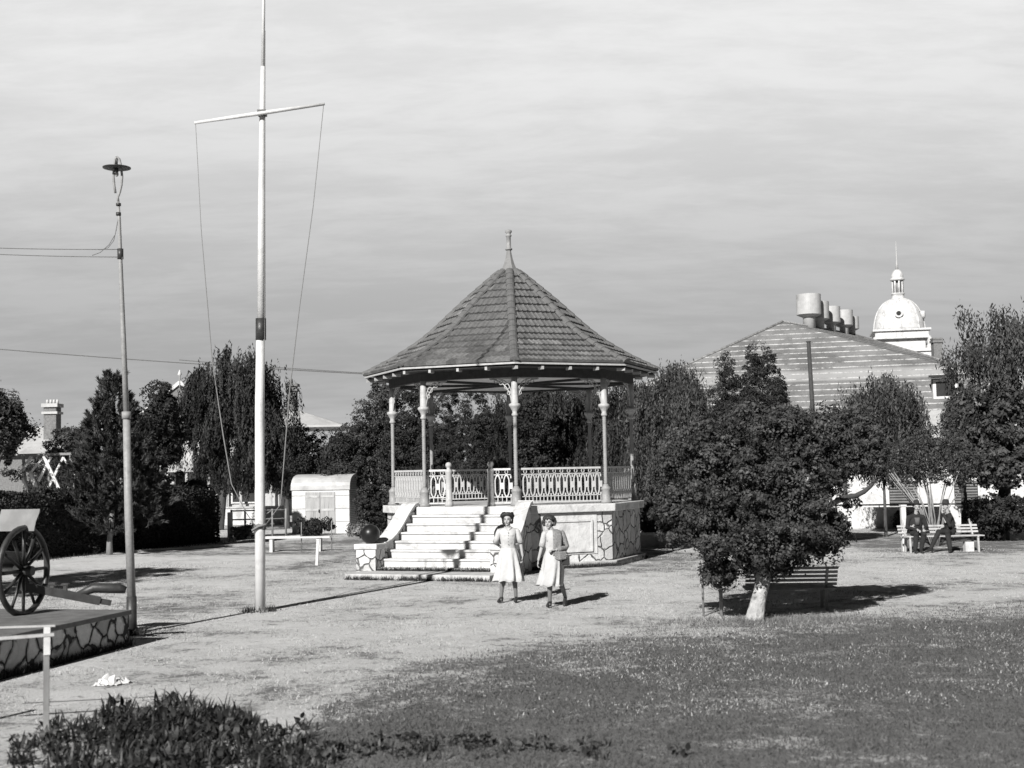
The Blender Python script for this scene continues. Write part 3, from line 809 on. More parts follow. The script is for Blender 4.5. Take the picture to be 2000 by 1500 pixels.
# ------------------------------------------------------------------ stone plinth and cannon
c1, c2 = G(52, 1312), G(252, 1260)
d = (c2 - c1).normalized(); c0 = c1 - d * 2.2      # carries on beyond the picture
nl = Vector((-d.y, d.x, 0))
zt = .52
pln = thing('stone_plinth', 'low plinth of dark rubble stones with pale coping carrying the field gun', 'plinth', (0, 0, 0))
poly = [c0, c2, c2 + nl * 3.2, c0 + nl * 3.2]
MB().prism([(p.x, p.y) for p in poly], -.05, zt - .07).build('plinth_wall', M['rubble_dark'], pln)
e = .03; poly2 = [c0 - nl * e - d * e, c2 - nl * e + d * e, c2 + nl * (3.2 + e) + d * e, c0 + nl * (3.2 + e) - d * e]
MB().prism([(p.x, p.y) for p in poly2], zt - .07, zt).build('coping', mat('grey_coping', .15, .9, .2, 4, .01, 20, stain=.3), pln, bevel=.01)
# gun: wheel seen at the left, its trail pointing right
wc = P(46, 1128, 19.0); WR = .63
wc.z = zt + WR
gun = thing('field_gun', 'old dark field gun with spoked wheels standing on the stone plinth', 'cannon', (wc.x, wc.y, zt), 0)
ax = Vector((math.cos(R(-11)), math.sin(R(-11)), 0))       # axle towards the viewer's right
td = Vector((ax.y * -1, ax.x, 0)); td = td if td.x > 0 else -td          # trail direction
def wheel(c, ax):
    mb = MB(); u = Vector((0, 0, 1)); v = ax.cross(u)
    ring = [c + (u * math.cos(a) + v * math.sin(a)) * WR for a in np.linspace(0, 2 * PI, 33)]
    mb.tube(ring, .045, 8, caps=False)
    mb.tube([c - ax * .13, c + ax * .15], [.09, .07], 12)
    for i in range(12):
        a = 2 * PI * i / 12; dr = u * math.cos(a) + v * math.sin(a)
        mb.tube([c + dr * .07, c + dr * (WR - .02)], [.03, .024], 6)
    return mb
for sg in (0, -1):
    wheel(Vector((0, 0, WR)) + ax * (sg * 1.35), ax).build('wheel', M['dark_iron'], gun)
MB().tube([Vector((0, 0, WR)), Vector((0, 0, WR)) - ax * 1.35], .05, 8).build('axle', M['dark_iron'], gun)
mid = -ax * .675 + Vector((0, 0, WR))
tl = P(196, 1180, 19.4); tl = Vector((tl.x - wc.x, tl.y - wc.y, .13))
mb = MB(); st = Vector((-.1, .1, WR - .22))
mb.beam(st, tl, .11, .12); mb.beam(tl + (tl - st).normalized() * -.1, tl + (tl - st).normalized() * .16, .07, .08)
mb.build('trail', M['dark_iron'], gun)
mb = MB(); dq = (tl - st); dq.z = 0; dq.normalize()
e1 = tl + dq * -.35 + Vector((0, 0, .10)); mb.tube([e1, e1 + dq * .25 + Vector((0, 0, .10)), e1 + dq * .62 + Vector((0, 0, .08)), e1 + dq * .72 + Vector((0, 0, .05))], [.04, .075, .075, .05], 10)
mb.box(tl + dq * -.50 + Vector((0, 0, .18)), (.05, .05, .16)); mb.box(tl + dq * -.68 + Vector((0, 0, .20)), (.05, .05, .16))
mb.box(tl + dq * -.50 + Vector((0, 0, .27)), (.10, .08, .03)); mb.box(tl + dq * -.68 + Vector((0, 0, .29)), (.10, .08, .03))
mb.build('trail_spade', M['dark_iron'], gun)
bd = (-dq + Vector((0, 0, .12))).normalized()
MB().tube([mid + Vector((0, 0, .2)) - bd * .6, mid + Vector((0, 0, .2)) + bd * .1, mid + Vector((0, 0, .2)) + bd * 1.5, mid + Vector((0, 0, .2)) + bd * 1.56], [.13, .12, .075, .09], 16).build('barrel', M['dark_iron'], gun)
mb = MB(); q0 = P(76, 993, 19.0); q1 = P(66, 1030, 19.0)
sh = []
for (x, y, dd) in ((78, 994, 0), (76, 1003, 0), (70, 1018, 0), (66, 1037, 0)):
    v = P(x, y, 19.0); sh.append(Vector((v.x - wc.x, v.y - wc.y, v.z - zt)))
vs = []
for v in sh:
    for s_ in (0, 1):
        for k_ in (0, 1): vs.append(v + Vector((-.62 * s_, .12 * s_ + .02 * k_, 0)))
fs = []
for i in range(3):
    o = i * 4; fs += [(o, o + 2, o + 6, o + 4), (o + 1, o + 5, o + 7, o + 3), (o, o + 4, o + 5, o + 1), (o + 2, o + 3, o + 7, o + 6)]
fs += [(0, 1, 3, 2), (12, 14, 15, 13)]
mb.add(vs, fs).build('gun_shield', M['galv_dark'], gun)
gun_off = 0

# post and rail bottom left
pb = G(90, 1436); YP = pb.y
pr = thing('rail_fence', 'pale timber post with a cross rail in the near left corner', 'fence', pb)
def ppt(px, py, dy=0.): v = P(px, py, YP + dy); return Vector((v.x - pb.x, v.y - pb.y, v.z))
h_ = ppt(93, 1226).z
MB().box((0, 0, h_ / 2 - .05), (.055, .07, h_ + .1), rz=.3).build('post', M['wood_weathered'], pr)
MB().box((.012, -.02, h_ * .88), (.06, .05, h_ * .26), rz=.3).build('white_board', M['white'], pr)
MB().beam(ppt(106, 1239, -.02), ppt(-200, 1262, -.35), .035, .03).build('rail', M['iron_white'], pr)
MB().beam(ppt(108, 1222, .6), ppt(-200, 1232, .3), .022, .02).build('rail', M['iron_white'], pr)
MB().box((-1.35, -.2, h_ / 2 - .05), (.06, .07, h_ + .1)).build('post', M['wood_weathered'], pr)

# crumpled paper
pp = G(214, 1338)
mb = MB(); rg = random.Random(5)
def crumple(cx, cy, sx, sy, h, n=7):
    vs = [(cx + (i / n - .5) * sx + rg.uniform(-.02, .02), cy + (j / n - .5) * sy + rg.uniform(-.02, .02), .006 + h * rg.random() * math.sin(PI * (i + .5) / (n + 1)) * math.sin(PI * (j + .5) / (n + 1))) for j in range(n + 1) for i in range(n + 1)]
    fs = [(j * (n + 1) + i, j * (n + 1) + i + 1, (j + 1) * (n + 1) + i + 1, (j + 1) * (n + 1) + i) for j in range(n) for i in range(n)]
    mb.add(vs, fs)
crumple(0, 0, .26, .22, .16); crumple(.12, .10, .22, .14, .10); crumple(-.10, -.05, .14, .12, .08)
o = mb.build('crumpled_paper', M['paper']); o.location = pp; tag(o, 'crumpled white paper lying on the dry ground near the bottom left', 'litter')

# ------------------------------------------------------------------ benches, posts
M['worn'] = mat('worn_white_paint', 0.40, 0.7, 0.12, 8, 0.004, 30, stain=0.4, sscale=4)
def slat_bench(name, label, c, rz, L, matn, back=True, slats=4, cat='bench', leg_mat=None, ends=(0,)):
    b_ = thing(name, label, cat, c, rz)
    mb = MB()
    for i in range(slats): mb.box((0, -.18 + .12 * i, .45), (L, .095, .03))
    mb.build('seat', M[matn], b_)
    if back:
        mb = MB()
        for i in range(slats):
            mb.box((0, .27 + .045 * i, .54 + .085 * i), (L, .022, .055), rot=Matrix.Rotation(-.42, 3, 'X'))
        mb.build('backrest', M[matn], b_)
    for sx in (-L / 2 + .18, L / 2 - .18):
        mb = MB(); mb.beam((sx, -.2, .43), (sx, -.24, -.02), .05, .05)
        mb.beam((sx, .2, .43), (sx, .27, -.02), .05, .05); mb.beam((sx, -.24, .42), (sx, .24, .42), .05, .04)
        if back: mb.beam((sx, .2, .42), (sx, .46, .88), .04, .05)
        mb.build('leg_frame', M[leg_mat or matn], b_)
    return b_
bc = G(1542, 1190)
pbn = slat_bench('park_bench', 'grey slatted park bench seen from behind under the small tree', bc, R(180 - 4), 1.55, 'wood_weathered', slats=5, leg_mat='wood_weathered'); pbn.scale = (1, 1, .84)
mbn = G(1840, 1078)
mb_bench = slat_bench('park_bench', 'long white bench where the two men are sitting', mbn, 0.0, 2.25, 'worn', slats=3)
MB().box((.78, .1, .13), (.24, .2, .28)).build('support_block', M['white'], mb_bench)
c_ = G(582, 1077)
b2 = thing('white_bench', 'plain white backless bench just right of the flagpole', 'bench', c_, R(-1))
mb = MB(); mb.box((.0, -.12, .46), (2.15, .18, .05)); mb.box((-.5, .10, .48), (1.15, .16, .05)); mb.build('seat', M['white'], b2)
for x in (-.85, .72):
    MB().box((x, 0, .20), (.10, .34, .46)).build('leg', M['white'], b2)
c_ = G(620, 1104)
o = MB().box((0, 0, .33), (.07, .09, .70), rot=Matrix.Rotation(.06, 3, 'Y')).box((0.02, 0, .70), (.09, .11, .03)).build('marker_post', M['white']); o.location = c_
tag(o, 'short white post standing in the grass in front of the backless bench', 'post')
c_ = G(1409, 1203)
o = MB().tube([(0, 0, -.05), (0, 0, .55), (.01, 0, .62)], [.032, .032, .025], 10).tube([(-.02, 0, .60), (.0, 0, .68), (.02, 0, .60)], .012, 6).build('wooden_stake', M['wood_weathered']); o.location = c_
tag(o, 'thicker grey wooden stake left of the pale tree trunk', 'stake')
c_ = G(1374, 1204)
o = MB().tube([(0, 0, -.05), (0, 0, .52), (0, 0, .58), (0, 0, .63)], [.018, .018, .03, .004], 8).build('wooden_stake', M['wood_weathered']); o.location = c_
tag(o, 'thin grey stake with pointed head, leftmost of the two by the tree', 'stake')
c_ = G(1762, 1050)
o = MB().box((0, 0, .62), (.13, .13, 1.3)).box((0, 0, 1.29), (.17, .17, .05)).build('gate_post', M['white']); o.location = (PX(1764, 36.5, 1), 36.5, 0)
tag(o, 'square white post behind the left end of the white bench', 'post')
c_ = G(213, 1084)
# dark stakes beside the backless bench
for px, py in ((589, 1077), (648, 1076)):
    q = G(px, py); o = MB().tube([(0, 0, -.05), (0, 0, .6), (0, 0, .95)], [.018, .018, .012], 6).build('garden_stake', M['wood_weathered']); o.location = q
    tag(o, 'thin dark garden stake behind the ' + ('middle' if px < 600 else 'right end') + ' of the backless bench', 'stake')

# ------------------------------------------------------------------ shed
sl, sr = G(568, 1042), G(684, 1042)
YS = (sl.y + sr.y) / 2
SL, SR = PX(568, YS, 1.2), PX(684, YS, 1.2); SW = SR - SL
sh = thing('garden_shed', 'small white shed with a barrel roof and double doors behind the benches', 'shed', ((SL + SR) / 2, YS, 0), R(-9))
HW = ZY(957, 625, YS); HT = ZY(926, 625, YS); SD = 2.3
mb = MB(); mb.box((0, SD / 2, HW / 2), (SW, SD, HW)); 
mb.build('wall', M['white'], sh)
# barrel roof with overhang
mb = MB(); n = 16; vs = []; fs = []
for sx in (-SW / 2 - .04, SW / 2 + .04):
    for i in range(n + 1):
        a = PI * i / n; ca = math.cos(a); sa = math.sin(a)
        vs.append((sx, SD / 2 - (SD / 2 + .05) * (abs(ca) ** .75) * (1 if ca > 0 else -1), HW + (HT - HW) * sa ** .8))
for i in range(n): fs.append((i, i + 1, n + 2 + i, n + 1 + i))
fs.append(tuple(range(n + 1))[::-1]); fs.append(tuple(range(n + 1, 2 * n + 2))); fs.append((0, n + 1, 2 * n + 1, n))
mb.add(vs, fs, smooth=False).build('roof', M['galv'], sh)
mb = MB()
z = .05
while z < HW - .02: mb.box((SW / 2 + .012, SD / 2, z), (.02, SD - .1, .035)); z += .075
z = HW + .03
while z < HT - .05:
    hw_ = (SD / 2) * math.sqrt(max(0, 1 - ((z - HW) / (HT - HW)) ** 2)) - .05
    mb.box((SW / 2 + .052, SD / 2, z), (.02, 2 * hw_, .035)); z += .075
mb.build('end_cladding', M['galv_dark'], sh)
for (x0, x1) in ((-.66, -.02), (.0, .64)):
    dr = MB().box(((x0 + x1) / 2, -.02, HW * .48), (x1 - x0, .04, HW * .94)).build('door', mat('greyed_boards', .36, .85, .15, 5, .008, 20, stain=.35, stretch=(6, 1, .4)), sh)
    mb = MB()
    for zz in (.35, 1.0, HW * .85): mb.box(((x0 + x1) / 2, -.048, zz), (x1 - x0 - .05, .02, .09))
    mb.build('ledge', M['concrete'], dr)
MB().box((-.05, -.06, .95), (.05, .04, .12)).build('handle', M['dark_iron'], sh)
mb = MB()
for zz in (.5, 1.05, 1.6):
    for (x0, x1) in ((-SW / 2, -.68), (.66, SW / 2)): mb.box(((x0 + x1) / 2, -.006, zz), (x1 - x0, .012, .02))
mb.build('cladding_joint', M['galv_dark'], sh)

# ------------------------------------------------------------------ hall on the right
th = R(16); HO = Vector((3.8, 55.5, 0))
hall = thing('public_hall', 'large low hall with a huge striped hipped roof and white walls on the right', 'building', HO, -th)
rm = bpy.data.materials.new('streaked_roof'); rm.use_nodes = True; t = rm.node_tree
b = t.nodes['Principled BSDF']; b.inputs['Roughness'].default_value = 0.8; b.inputs['Specular IOR Level'].default_value = 0.15
co = t.nodes.new('ShaderNodeTexCoord').outputs['Object']; sp = t.nodes.new('ShaderNodeSeparateXYZ'); t.links.new(co, sp.inputs[0])
zz = sp.outputs[2]
nzl = noise(t, mapping(t, co, (1, 1, .2)), 3.5, 5, 0.7)
zq = val(t, 'ADD', zz, val(t, 'MULTIPLY', nzl, 0.03))
fr = val(t, 'FRACT', val(t, 'DIVIDE', zq, 0.262))
ln = sstep(t, fr, 0.80, 0.87)
brk = sstep(t, noise(t, co, 2.0, 6, 0.75), 0.36, 0.56)
brk2 = sstep(t, noise(t, co, 8.0, 4, 0.8), 0.3, 0.6, 0.35, 1.0)
lic = sstep(t, noise(t, co, 9, 6, 0.8), 0.62, 0.72, 0.0, 0.5)
lnf = val(t, 'MAXIMUM', val(t, 'MULTIPLY', val(t, 'MULTIPLY', ln, brk), brk2), val(t, 'MULTIPLY', lic, sstep(t, fr, 0.2, 0.9)))
band = val(t, 'MULTIPLY', sstep(t, zz, 6.10, 6.2), sstep(t, zz, 6.75, 6.55))
lnf = val(t, 'MAXIMUM', lnf, val(t, 'MULTIPLY', band, 0.35))
bs_ = val(t, 'MULTIPLY', sstep(t, noise(t, co, 22, 5, 0.8), 0.3, 0.7, 0.8, 1.2), 0.145)
bs_ = val(t, 'MULTIPLY', bs_, sstep(t, noise(t, co, .5, 6, .7), .35, .65, .78, 1.35))
col = mixf(t, lnf, bs_, 0.52)
c = t.nodes.new('ShaderNodeCombineColor')
for i in range(3): t.links.new(col, c.inputs[i])
t.links.new(c.outputs[0], b.inputs['Base Color'])
bn = t.nodes.new('ShaderNodeBump'); bn.inputs['Distance'].default_value = 0.05
t.links.new(fr, bn.inputs['Height']); t.links.new(bn.outputs[0], b.inputs['Normal'])
EZ = 3.80; AP = (7.4, 7.3, 9.3); CR = (10.4, 14.9, 9.3)
E = .4
Bv, Av, Dv, Ev = (-3.6, -E, EZ), (22, -E, EZ), (22, 22, EZ), (-3.6, 22, EZ)
rf = MB().add([Bv, Av, Dv, Ev, AP, CR], [(0, 1, 4), (1, 5, 4), (1, 2, 5), (2, 3, 5), (3, 4, 5), (3, 0, 4), (3, 2, 1, 0)]).build('roof', rm, hall)
# pale ridge and hip cappings
mb = MB()
for p, q in ((Bv, AP), (AP, CR), (Av, CR)):
    mb.tube([Vector(p) + Vector((0, 0, .02)), Vector(q) + Vector((0, 0, .02))], .06, 6)
mb.build('hip_capping', mat('weathered_capping', .26, .9, .4, 9), rf)
MB().prism([(-2.2, 0), (21.6, 0), (21.6, 21.6), (-2.2, 21.6)], -.1, EZ - .02).build('wall', M['plaster'], hall)
# pale lower roof over a porch on the right part
def hl(px, py_z=None):  # local x of a pixel column on the front wall plane
    best = None
    for i in range(-50, 260):
        l = i / 10; X = HO.x + l * math.cos(th); Y = HO.y - l * math.sin(th)
        v = Vector((X, Y, 2)) - CAM; cur = CX + F * v.dot(rt) / v.dot(fw)
        if best is None or abs(cur - px) < best[0]: best = (abs(cur - px), l, Y)
    return best[1], best[2]
l0, _ = hl(1690); l1, _ = hl(2080)
mb = MB(); mb.add([(l0, -1.5, 3.55), (l1, -1.5, 3.55), (l1, .35, 4.62), (l0, .35, 4.62), (l0, -1.5, 3.45), (l1, -1.5, 3.45), (l1, .35, 4.3), (l0, .35, 4.3)],
    [(0, 1, 2, 3), (4, 7, 6, 5), (0, 4, 5, 1), (1, 5, 6, 2), (3, 2, 6, 7), (0, 3, 7, 4)]); vr = mb.build('porch_roof', M['iron_roof'], hall)
MB().box(((l0 + l1) / 2, -1.56, 3.50), (l1 - l0, .10, .10)).build('gutter', M['iron_white'], vr)
# louvred windows
for (pa, pb_) in ((1733, 1790), (1862, 1906), (1560, 1615)):
    la, Yw = hl(pa); lb_, _ = hl(pb_)
    z0, z1 = ZY(989, pa, Yw), ZY(940, pa, Yw)
    fr_ = MB().box(((la + lb_) / 2, -.03, (z0 + z1) / 2), (lb_ - la, .06, z1 - z0)).build('window', M['glass'], hall)
    mb = MB(); n = 9
    for i in range(n): mb.box(((la + lb_) / 2, -.085, z0 + (z1 - z0) * (i + .5) / n), (lb_ - la - .04, .05, (z1 - z0) / n * .45), rot=Matrix.Rotation(.5, 3, 'X'))
    mb.build('louvre', M['galv_dark'], fr_)
    mb = MB()
    for xx in (la - .04, lb_ + .04): mb.box((xx, -.05, (z0 + z1) / 2), (.08, .1, z1 - z0 + .16))
    for z_ in (z0 - .04, z1 + .04): mb.box(((la + lb_) / 2, -.05, z_), (lb_ - la, .1, .08))
    mb.build('frame', M['white'], fr_)
# dormer window
lw, _ = hl(1858); zd = ZY(783, 1858, 55.5)
mb = MB(); bq = (zd - EZ) / (AP[2] - EZ) * AP[1]
dm = MB().box((lw, bq + .5, zd + .35), (1.05, 1.6, .95)).build('dormer', M['galv_dark'], hall)
MB().box((lw, bq - .31, zd + .38), (.95, .03, .80)).build('frame', M['white'], dm)
MB().box((lw, bq - .33, zd + .38), (.72, .03, .58)).box((lw, bq - .30, zd + .9), (1.3, .9, .08)).build('pane', M['glass'], dm)
# ventilators along the ridge
for u, sc_ in ((.36, 1.0), (.50, .86), (.68, .80), (.88, .78), (1.0, .64)):
    x = AP[0] + (CR[0] - AP[0]) * u; y = AP[1] + (CR[1] - AP[1]) * u
    v_ = thing('roof_ventilator', None, None, (x, y, 9.15 - .12 * (1 - sc_))); v_.parent = hall
    del_ = None
    nk = MB().lathe([(.30, 0), (.30, .75), (.32, .80)], n=20).build('neck', M['galv'], v_)
    MB().lathe([(.34, .62), (.60, .74), (.60, 1.74), (.57, 1.745), (.56, 1.70), (.3, 1.68)], n=40, smooth=False).build('drum', M['galv'], v_)
    v_.scale = (sc_,) * 3

ww = thing('low_wall', 'low white garden wall with dark rail in front of the hall', 'wall', HO, -th)
la, _ = hl(1560)
MB().box(((la + 24) / 2, -2.5, .40), (24 - la, .22, .82)).build('wall_body', M['plaster'], ww)
mb = MB(); mb.tube([(la, -2.5, .90), (24, -2.5, .90)], .03, 6)
x = la
while x < 24: mb.tube([(x, -2.5, .75), (x, -2.5, .9)], .02, 5); x += 1.6
mb.build('rail', M['dark_iron'], ww)
# chimney behind roof, dark pole in front
q = P(1830, 697, 70)
ch = thing('brick_chimney', 'narrow pale brick chimney beside the domed tower', 'chimney', (q.x, 70, 0))
zc1 = ZY(664, 1830, 70)
MB().box((0, 0, zc1 / 2), (.46, .46, zc1)).build('stack', M['brick'], ch); MB().box((0, 0, zc1 - .1), (.58, .58, .12)).box((0, 0, zc1 + .05), (.52, .52, .1)).build('cap', M['brick'], ch)
q = PX(1593, 47, 3); zt_ = ZY(668, 1589, 47)
o = MB().tube([(0, 0, 0), (-.05, 0, zt_ * .6), (-.12, 0, zt_)], [.10, .085, .075], 10).tube([(-.12, 0, zt_), (-.12, 0, zt_ + .03)], .09, 10).build('dark_pole', M['timber_dark']); o.location = (q, 47, 0)
tag(o, 'tall dark pole rising in front of the striped roof', 'pole')
# domed tower
YT = 95; tx = PX(1757, YT, 12); sT = F / YT
tw = thing('domed_tower', 'white tower with ribbed dome, lantern and spire above the hall roof', 'tower', (tx, YT, 0), R(-12))
def tz(py): return ZY(py, 1757, YT)
zb = tz(650)
MB().box((0, 0, (tz(690)) / 2), (4.3, 4.3, tz(690))).build('tower_body', M['plaster'], tw)
mb = MB(); mb.box((0, 0, (tz(690) + tz(664)) / 2), (3.3, 3.3, tz(664) - tz(690))); mb.box((0, 0, tz(689)), (4.6, 4.6, .22)); mb.build('upper_stage', M['plaster'], tw)
mb = MB(); mb.box((0, 0, (tz(662) + tz(650)) / 2), (3.75, 3.75, tz(650) - tz(662))); mb.box((0, 0, tz(664)), (4.0, 4.0, .12)); mb.box((0, 0, tz(649)), (4.1, 4.1, .14)); mb.build('cornice', M['plaster'], tw)
mb = MB(); h = tz(586) - zb
pf = [(1.82, .0)] + [(1.82 * math.cos(a) ** .8, h * math.sin(a)) for a in np.linspace(.08, PI / 2 - .22, 10)]
mb.lathe(pf, (0, 0, zb + .1), 16); mb.build('dome', M['plaster'], tw)
mb = MB()
for k in range(8):
    a = 2 * PI * k / 8; mb.tube([(r_ * 1.01 * math.cos(a), r_ * 1.01 * math.sin(a), zb + .1 + z) for r_, z in pf], .05, 5)
mb.build('dome_rib', M['plaster'], tw)
for a in (-PI / 2 - R(5), -R(8)):
    dw = MB().tube([(1.55 * math.cos(a), 1.55 * math.sin(a), tz(617)), (1.86 * math.cos(a), 1.86 * math.sin(a), tz(617))], .30, 16).build('dome_window', M['plaster'], tw)
    MB().tube([(1.6 * math.cos(a), 1.6 * math.sin(a), tz(617)), (1.88 * math.cos(a), 1.88 * math.sin(a), tz(617))], .17, 14).build('opening', M['glass'], dw)
for (sx, sy) in ((1, 1), (1, -1), (-1, -1), (-1, 1)):
    MB().lathe([(.28, 0), (.28, .35), (.16, .45), (.22, .7), (.12, .95), (.03, 1.1)], (1.95 * sx, 1.95 * sy, tz(690)), 10).build('urn', M['concrete'], tw)
z1, z2 = tz(584), tz(548)
MB().lathe([(.52, 0), (.52, .12), (.44, .16), (.44, .42), (.5, .45), (.5, .52)], (0, 0, z1 - .1), 16).build('lantern_base', M['plaster'], tw)
for k in range(8):
    a = 2 * PI * k / 8 + .2; MB().tube([(.38 * math.cos(a), .38 * math.sin(a), z1 + .4), (.38 * math.cos(a), .38 * math.sin(a), z2)], .06, 8).build('lantern_column', M['plaster'], tw)
MB().lathe([(.2, 0), (.2, z2 - z1 - .4)], (0, 0, z1 + .4), 10).build('lantern_core', M['galv_dark'], tw)
zz0 = tz(548); hh = tz(526) - zz0
MB().lathe([(.52, 0), (.52, .14), (.42, .16), (.42, .24), (.44, hh * .45), (.34, hh * .75), (.18, hh * .95), (.08, hh)], (0, 0, zz0), 18).build('lantern_dome', M['plaster'], tw)
MB().lathe([(.10, 0), (.08, .5), (.05, .6), (.05, 1.0), (.015, tz(470) - tz(526))], (0, 0, tz(526) - .02), 8).build('spire', M['iron_white'], tw)

# low white ledge right of the bandstand
a_, b_ = G(1240, 1066), G(1400, 1062)
lw_ = thing('low_ledge', 'low white topped kerb wall in the shade right of the bandstand', 'wall', a_)
L = (b_ - a_).length
MB().box((L / 2, .1, .16), (L, .3, .36)).build('wall_body', M['concrete'], lw_); MB().box((L / 2, .1, .37), (L + .05, .4, .07)).build('coping', M['plaster'], lw_)

# ------------------------------------------------------------------ houses on the left
YH = 78
def hx(px, z=3): return PX(px, YH, z)
hA = thing('cottage', 'white walled cottage with iron roof behind the weeping tree', 'house', (hx(330), YH, 0))
W_ = hx(545) - hx(330); x0 = 0; ez = ZY(830, 675, YH); xr = hx(672) - hx(330)
MB().box((W_ / 2, 3, ez / 2), (W_, 6, ez)).build('wall', M['house_wall'], hA)
rz_ = ZY(793, 560, YH); rx = hx(556) - hx(330)
MB().add([(-.6, -.8, ez), (xr, -.8, ez), (xr, 7, ez), (-.6, 7, ez), (1.6, 3, rz_), (rx, 3, rz_), (-.6, -.8, ez - .12), (xr, -.8, ez - .12), (xr, 7, ez - .12), (-.6, 7, ez - .12)],
    [(0, 1, 5, 4), (1, 2, 5), (2, 3, 4, 5), (3, 0, 4), (0, 6, 7, 1), (1, 7, 8, 2), (6, 9, 8, 7)]).build('roof', M['iron_roof'], hA)
cx_ = hx(557, 6) - hx(330); cz1 = ZY(745, 557, YH)
chm = MB().box((cx_, 2.6, (rz_ - .8 + cz1) / 2), (.55, .7, cz1 - rz_ + .8)).build('chimney', M['brick'], hA)
MB().box((cx_, 2.6, cz1 - .38), (.75, .9, .14)).box((cx_, 2.6, cz1 - .06), (.8, .95, .16)).lathe([(.16, 0), (.13, .35)], (cx_ - .1, 2.6, cz1), 8).build('chimney_cap', M['brick'], chm)
gz = ZY(770, 350, YH); gt = ZY(748, 352, YH); gxx = hx(352, 7) - hx(330)
gb = MB().add([(gxx - 2.6, .0, gt - 2.1), (gxx, .0, gt), (gxx + 2.6, 0, gt - 2.1), (gxx - 2.6, 6, gt - 2.1), (gxx, 6, gt), (gxx + 2.6, 6, gt - 2.1)], [(0, 2, 1), (0, 1, 4, 3), (1, 2, 5, 4), (3, 4, 5), (0, 3, 5, 2)]).build('gable', M['brick'], hA)
mb = MB(); mb.beam((gxx - 2.7, -.08, gt - 2.15), (gxx, -.08, gt + .05), .1, .2); mb.beam((gxx, -.08, gt + .05), (gxx + 2.7, -.08, gt - 2.15), .1, .2)
mb.lathe([(.05, -.3), (.05, .45), (.14, .5), (.02, .8)], (gxx, -.1, gt), 8); mb.build('bargeboard', M['white'], gb)
for px in (357, 395, 468, 495):
    xx = hx(px) - hx(330); w0 = MB().box((xx, -.02, 1.75), (.85, .06, 1.7)).build('window', M['glass'], hA)
    mb = MB()
    for q in (-.46, .46): mb.box((xx + q, -.06, 1.75), (.09, .08, 1.85))
    for q in (.88, 1.75, 2.63): mb.box((xx, -.07, q), (.84, .06, .08))
    mb.build('frame', M['white'], w0)
vr_ = MB()
for px in (345, 380, 422, 455, 483, 512, 540): vr_.box((hx(px) - hx(330), -1.9, 1.4), (.14, .14, 2.8))
vr_.box((W_ / 2, -1.9, 2.85), (W_, .15, .2)); vr_.build('verandah_post', M['iron_white'], hA)
MB().add([(-.3, -2.1, 2.9), (W_ + .3, -2.1, 2.9), (W_ + .3, 0, 3.5), (-.3, 0, 3.5), (-.3, -2.1, 2.8), (W_ + .3, -2.1, 2.8)], [(0, 1, 2, 3), (0, 4, 5, 1), (4, 3, 2, 5)]).build('verandah_roof', M['iron_roof'], hA)
# white garden wall of the cottage
q = P(400, 1005, 66); wl = thing('garden_wall', 'long low white wall in front of the cottage', 'wall', (PX(330, 66, .5), 66, 0))
Lw = PX(565, 66, .5) - PX(330, 66, .5)
MB().box((Lw / 2, 0, .42), (Lw, .25, .86)).build('wall_body', M['plaster'], wl); MB().box((Lw / 2, 0, .89), (Lw, .35, .08)).build('coping', M['concrete'], wl)
# pipe garden gate / rails
gq = G(452, 1052); gt_ = thing('pipe_railing', 'dark pipe railing and gate right of the clipped hedge', 'fence', gq)
mb = MB(); Lg = PX(556, gq.y, .5) - gq.x
for z_ in (.35, .75, 1.1): mb.tube([(0, 0, z_), (Lg, .3, z_)], .028, 6)
for k_ in range(5): mb.tube([(Lg * k_ / 4, .3 * k_ / 4, 0), (Lg * k_ / 4, .3 * k_ / 4, 1.15)], .04, 6)
mb.tube([(Lg * .5, .15, .75), (Lg * .75, .2, 1.1)], .025, 6); mb.build('railing', M['wood_weathered'], gt_)
MB().box((-.05, 0, .5), (.18, .18, 1.1)).build('end_post', M['white'], gt_)

# far-left house
YB = 62
hB = thing('far_house', 'house at the left edge with a tall chimney and white iron roof', 'house', (PX(-60, YB, 3), YB, 0))
bx0 = PX(-60, YB, 3); wB = PX(128, YB, 3) - bx0; ezB = ZY(888, 120, YB); rzB = ZY(846, 70, YB)
MB().box((wB / 2, 3, ezB / 2), (wB - .6, 6, ezB)).build('wall', M['brick'], hB)
MB().add([(-.3, -.3, ezB), (wB + .4, -.3, ezB), (wB + .4, 6.3, ezB), (-.3, 6.3, ezB), (1.5, 2.6, rzB + .4), (wB - 1.4, 2.6, rzB + .4)], [(0, 1, 5, 4), (1, 2, 5), (2, 3, 4, 5), (3, 0, 4), (3, 2, 1, 0)]).build('roof', M['iron_roof'], hB)
cxB = PX(79, YB, 5) - bx0; zB = ZY(787, 79, YB); cB = MB().box((cxB, 1.6, (zB + rzB - .8) / 2), (.62, .7, zB - rzB + .8)).build('chimney', M['brick'], hB)
mb = MB(); mb.box((cxB, 1.6, zB - .42), (.78, .86, .12)); mb.box((cxB, 1.6, zB - .05), (.80, .9, .18))
for q in (-.25, -.08, .08, .25): mb.lathe([(.07, 0), (.06, .22)], (cxB + q, 1.6, zB + .03), 8)
mb.build('chimney_cap', M['house_wall'], cB)
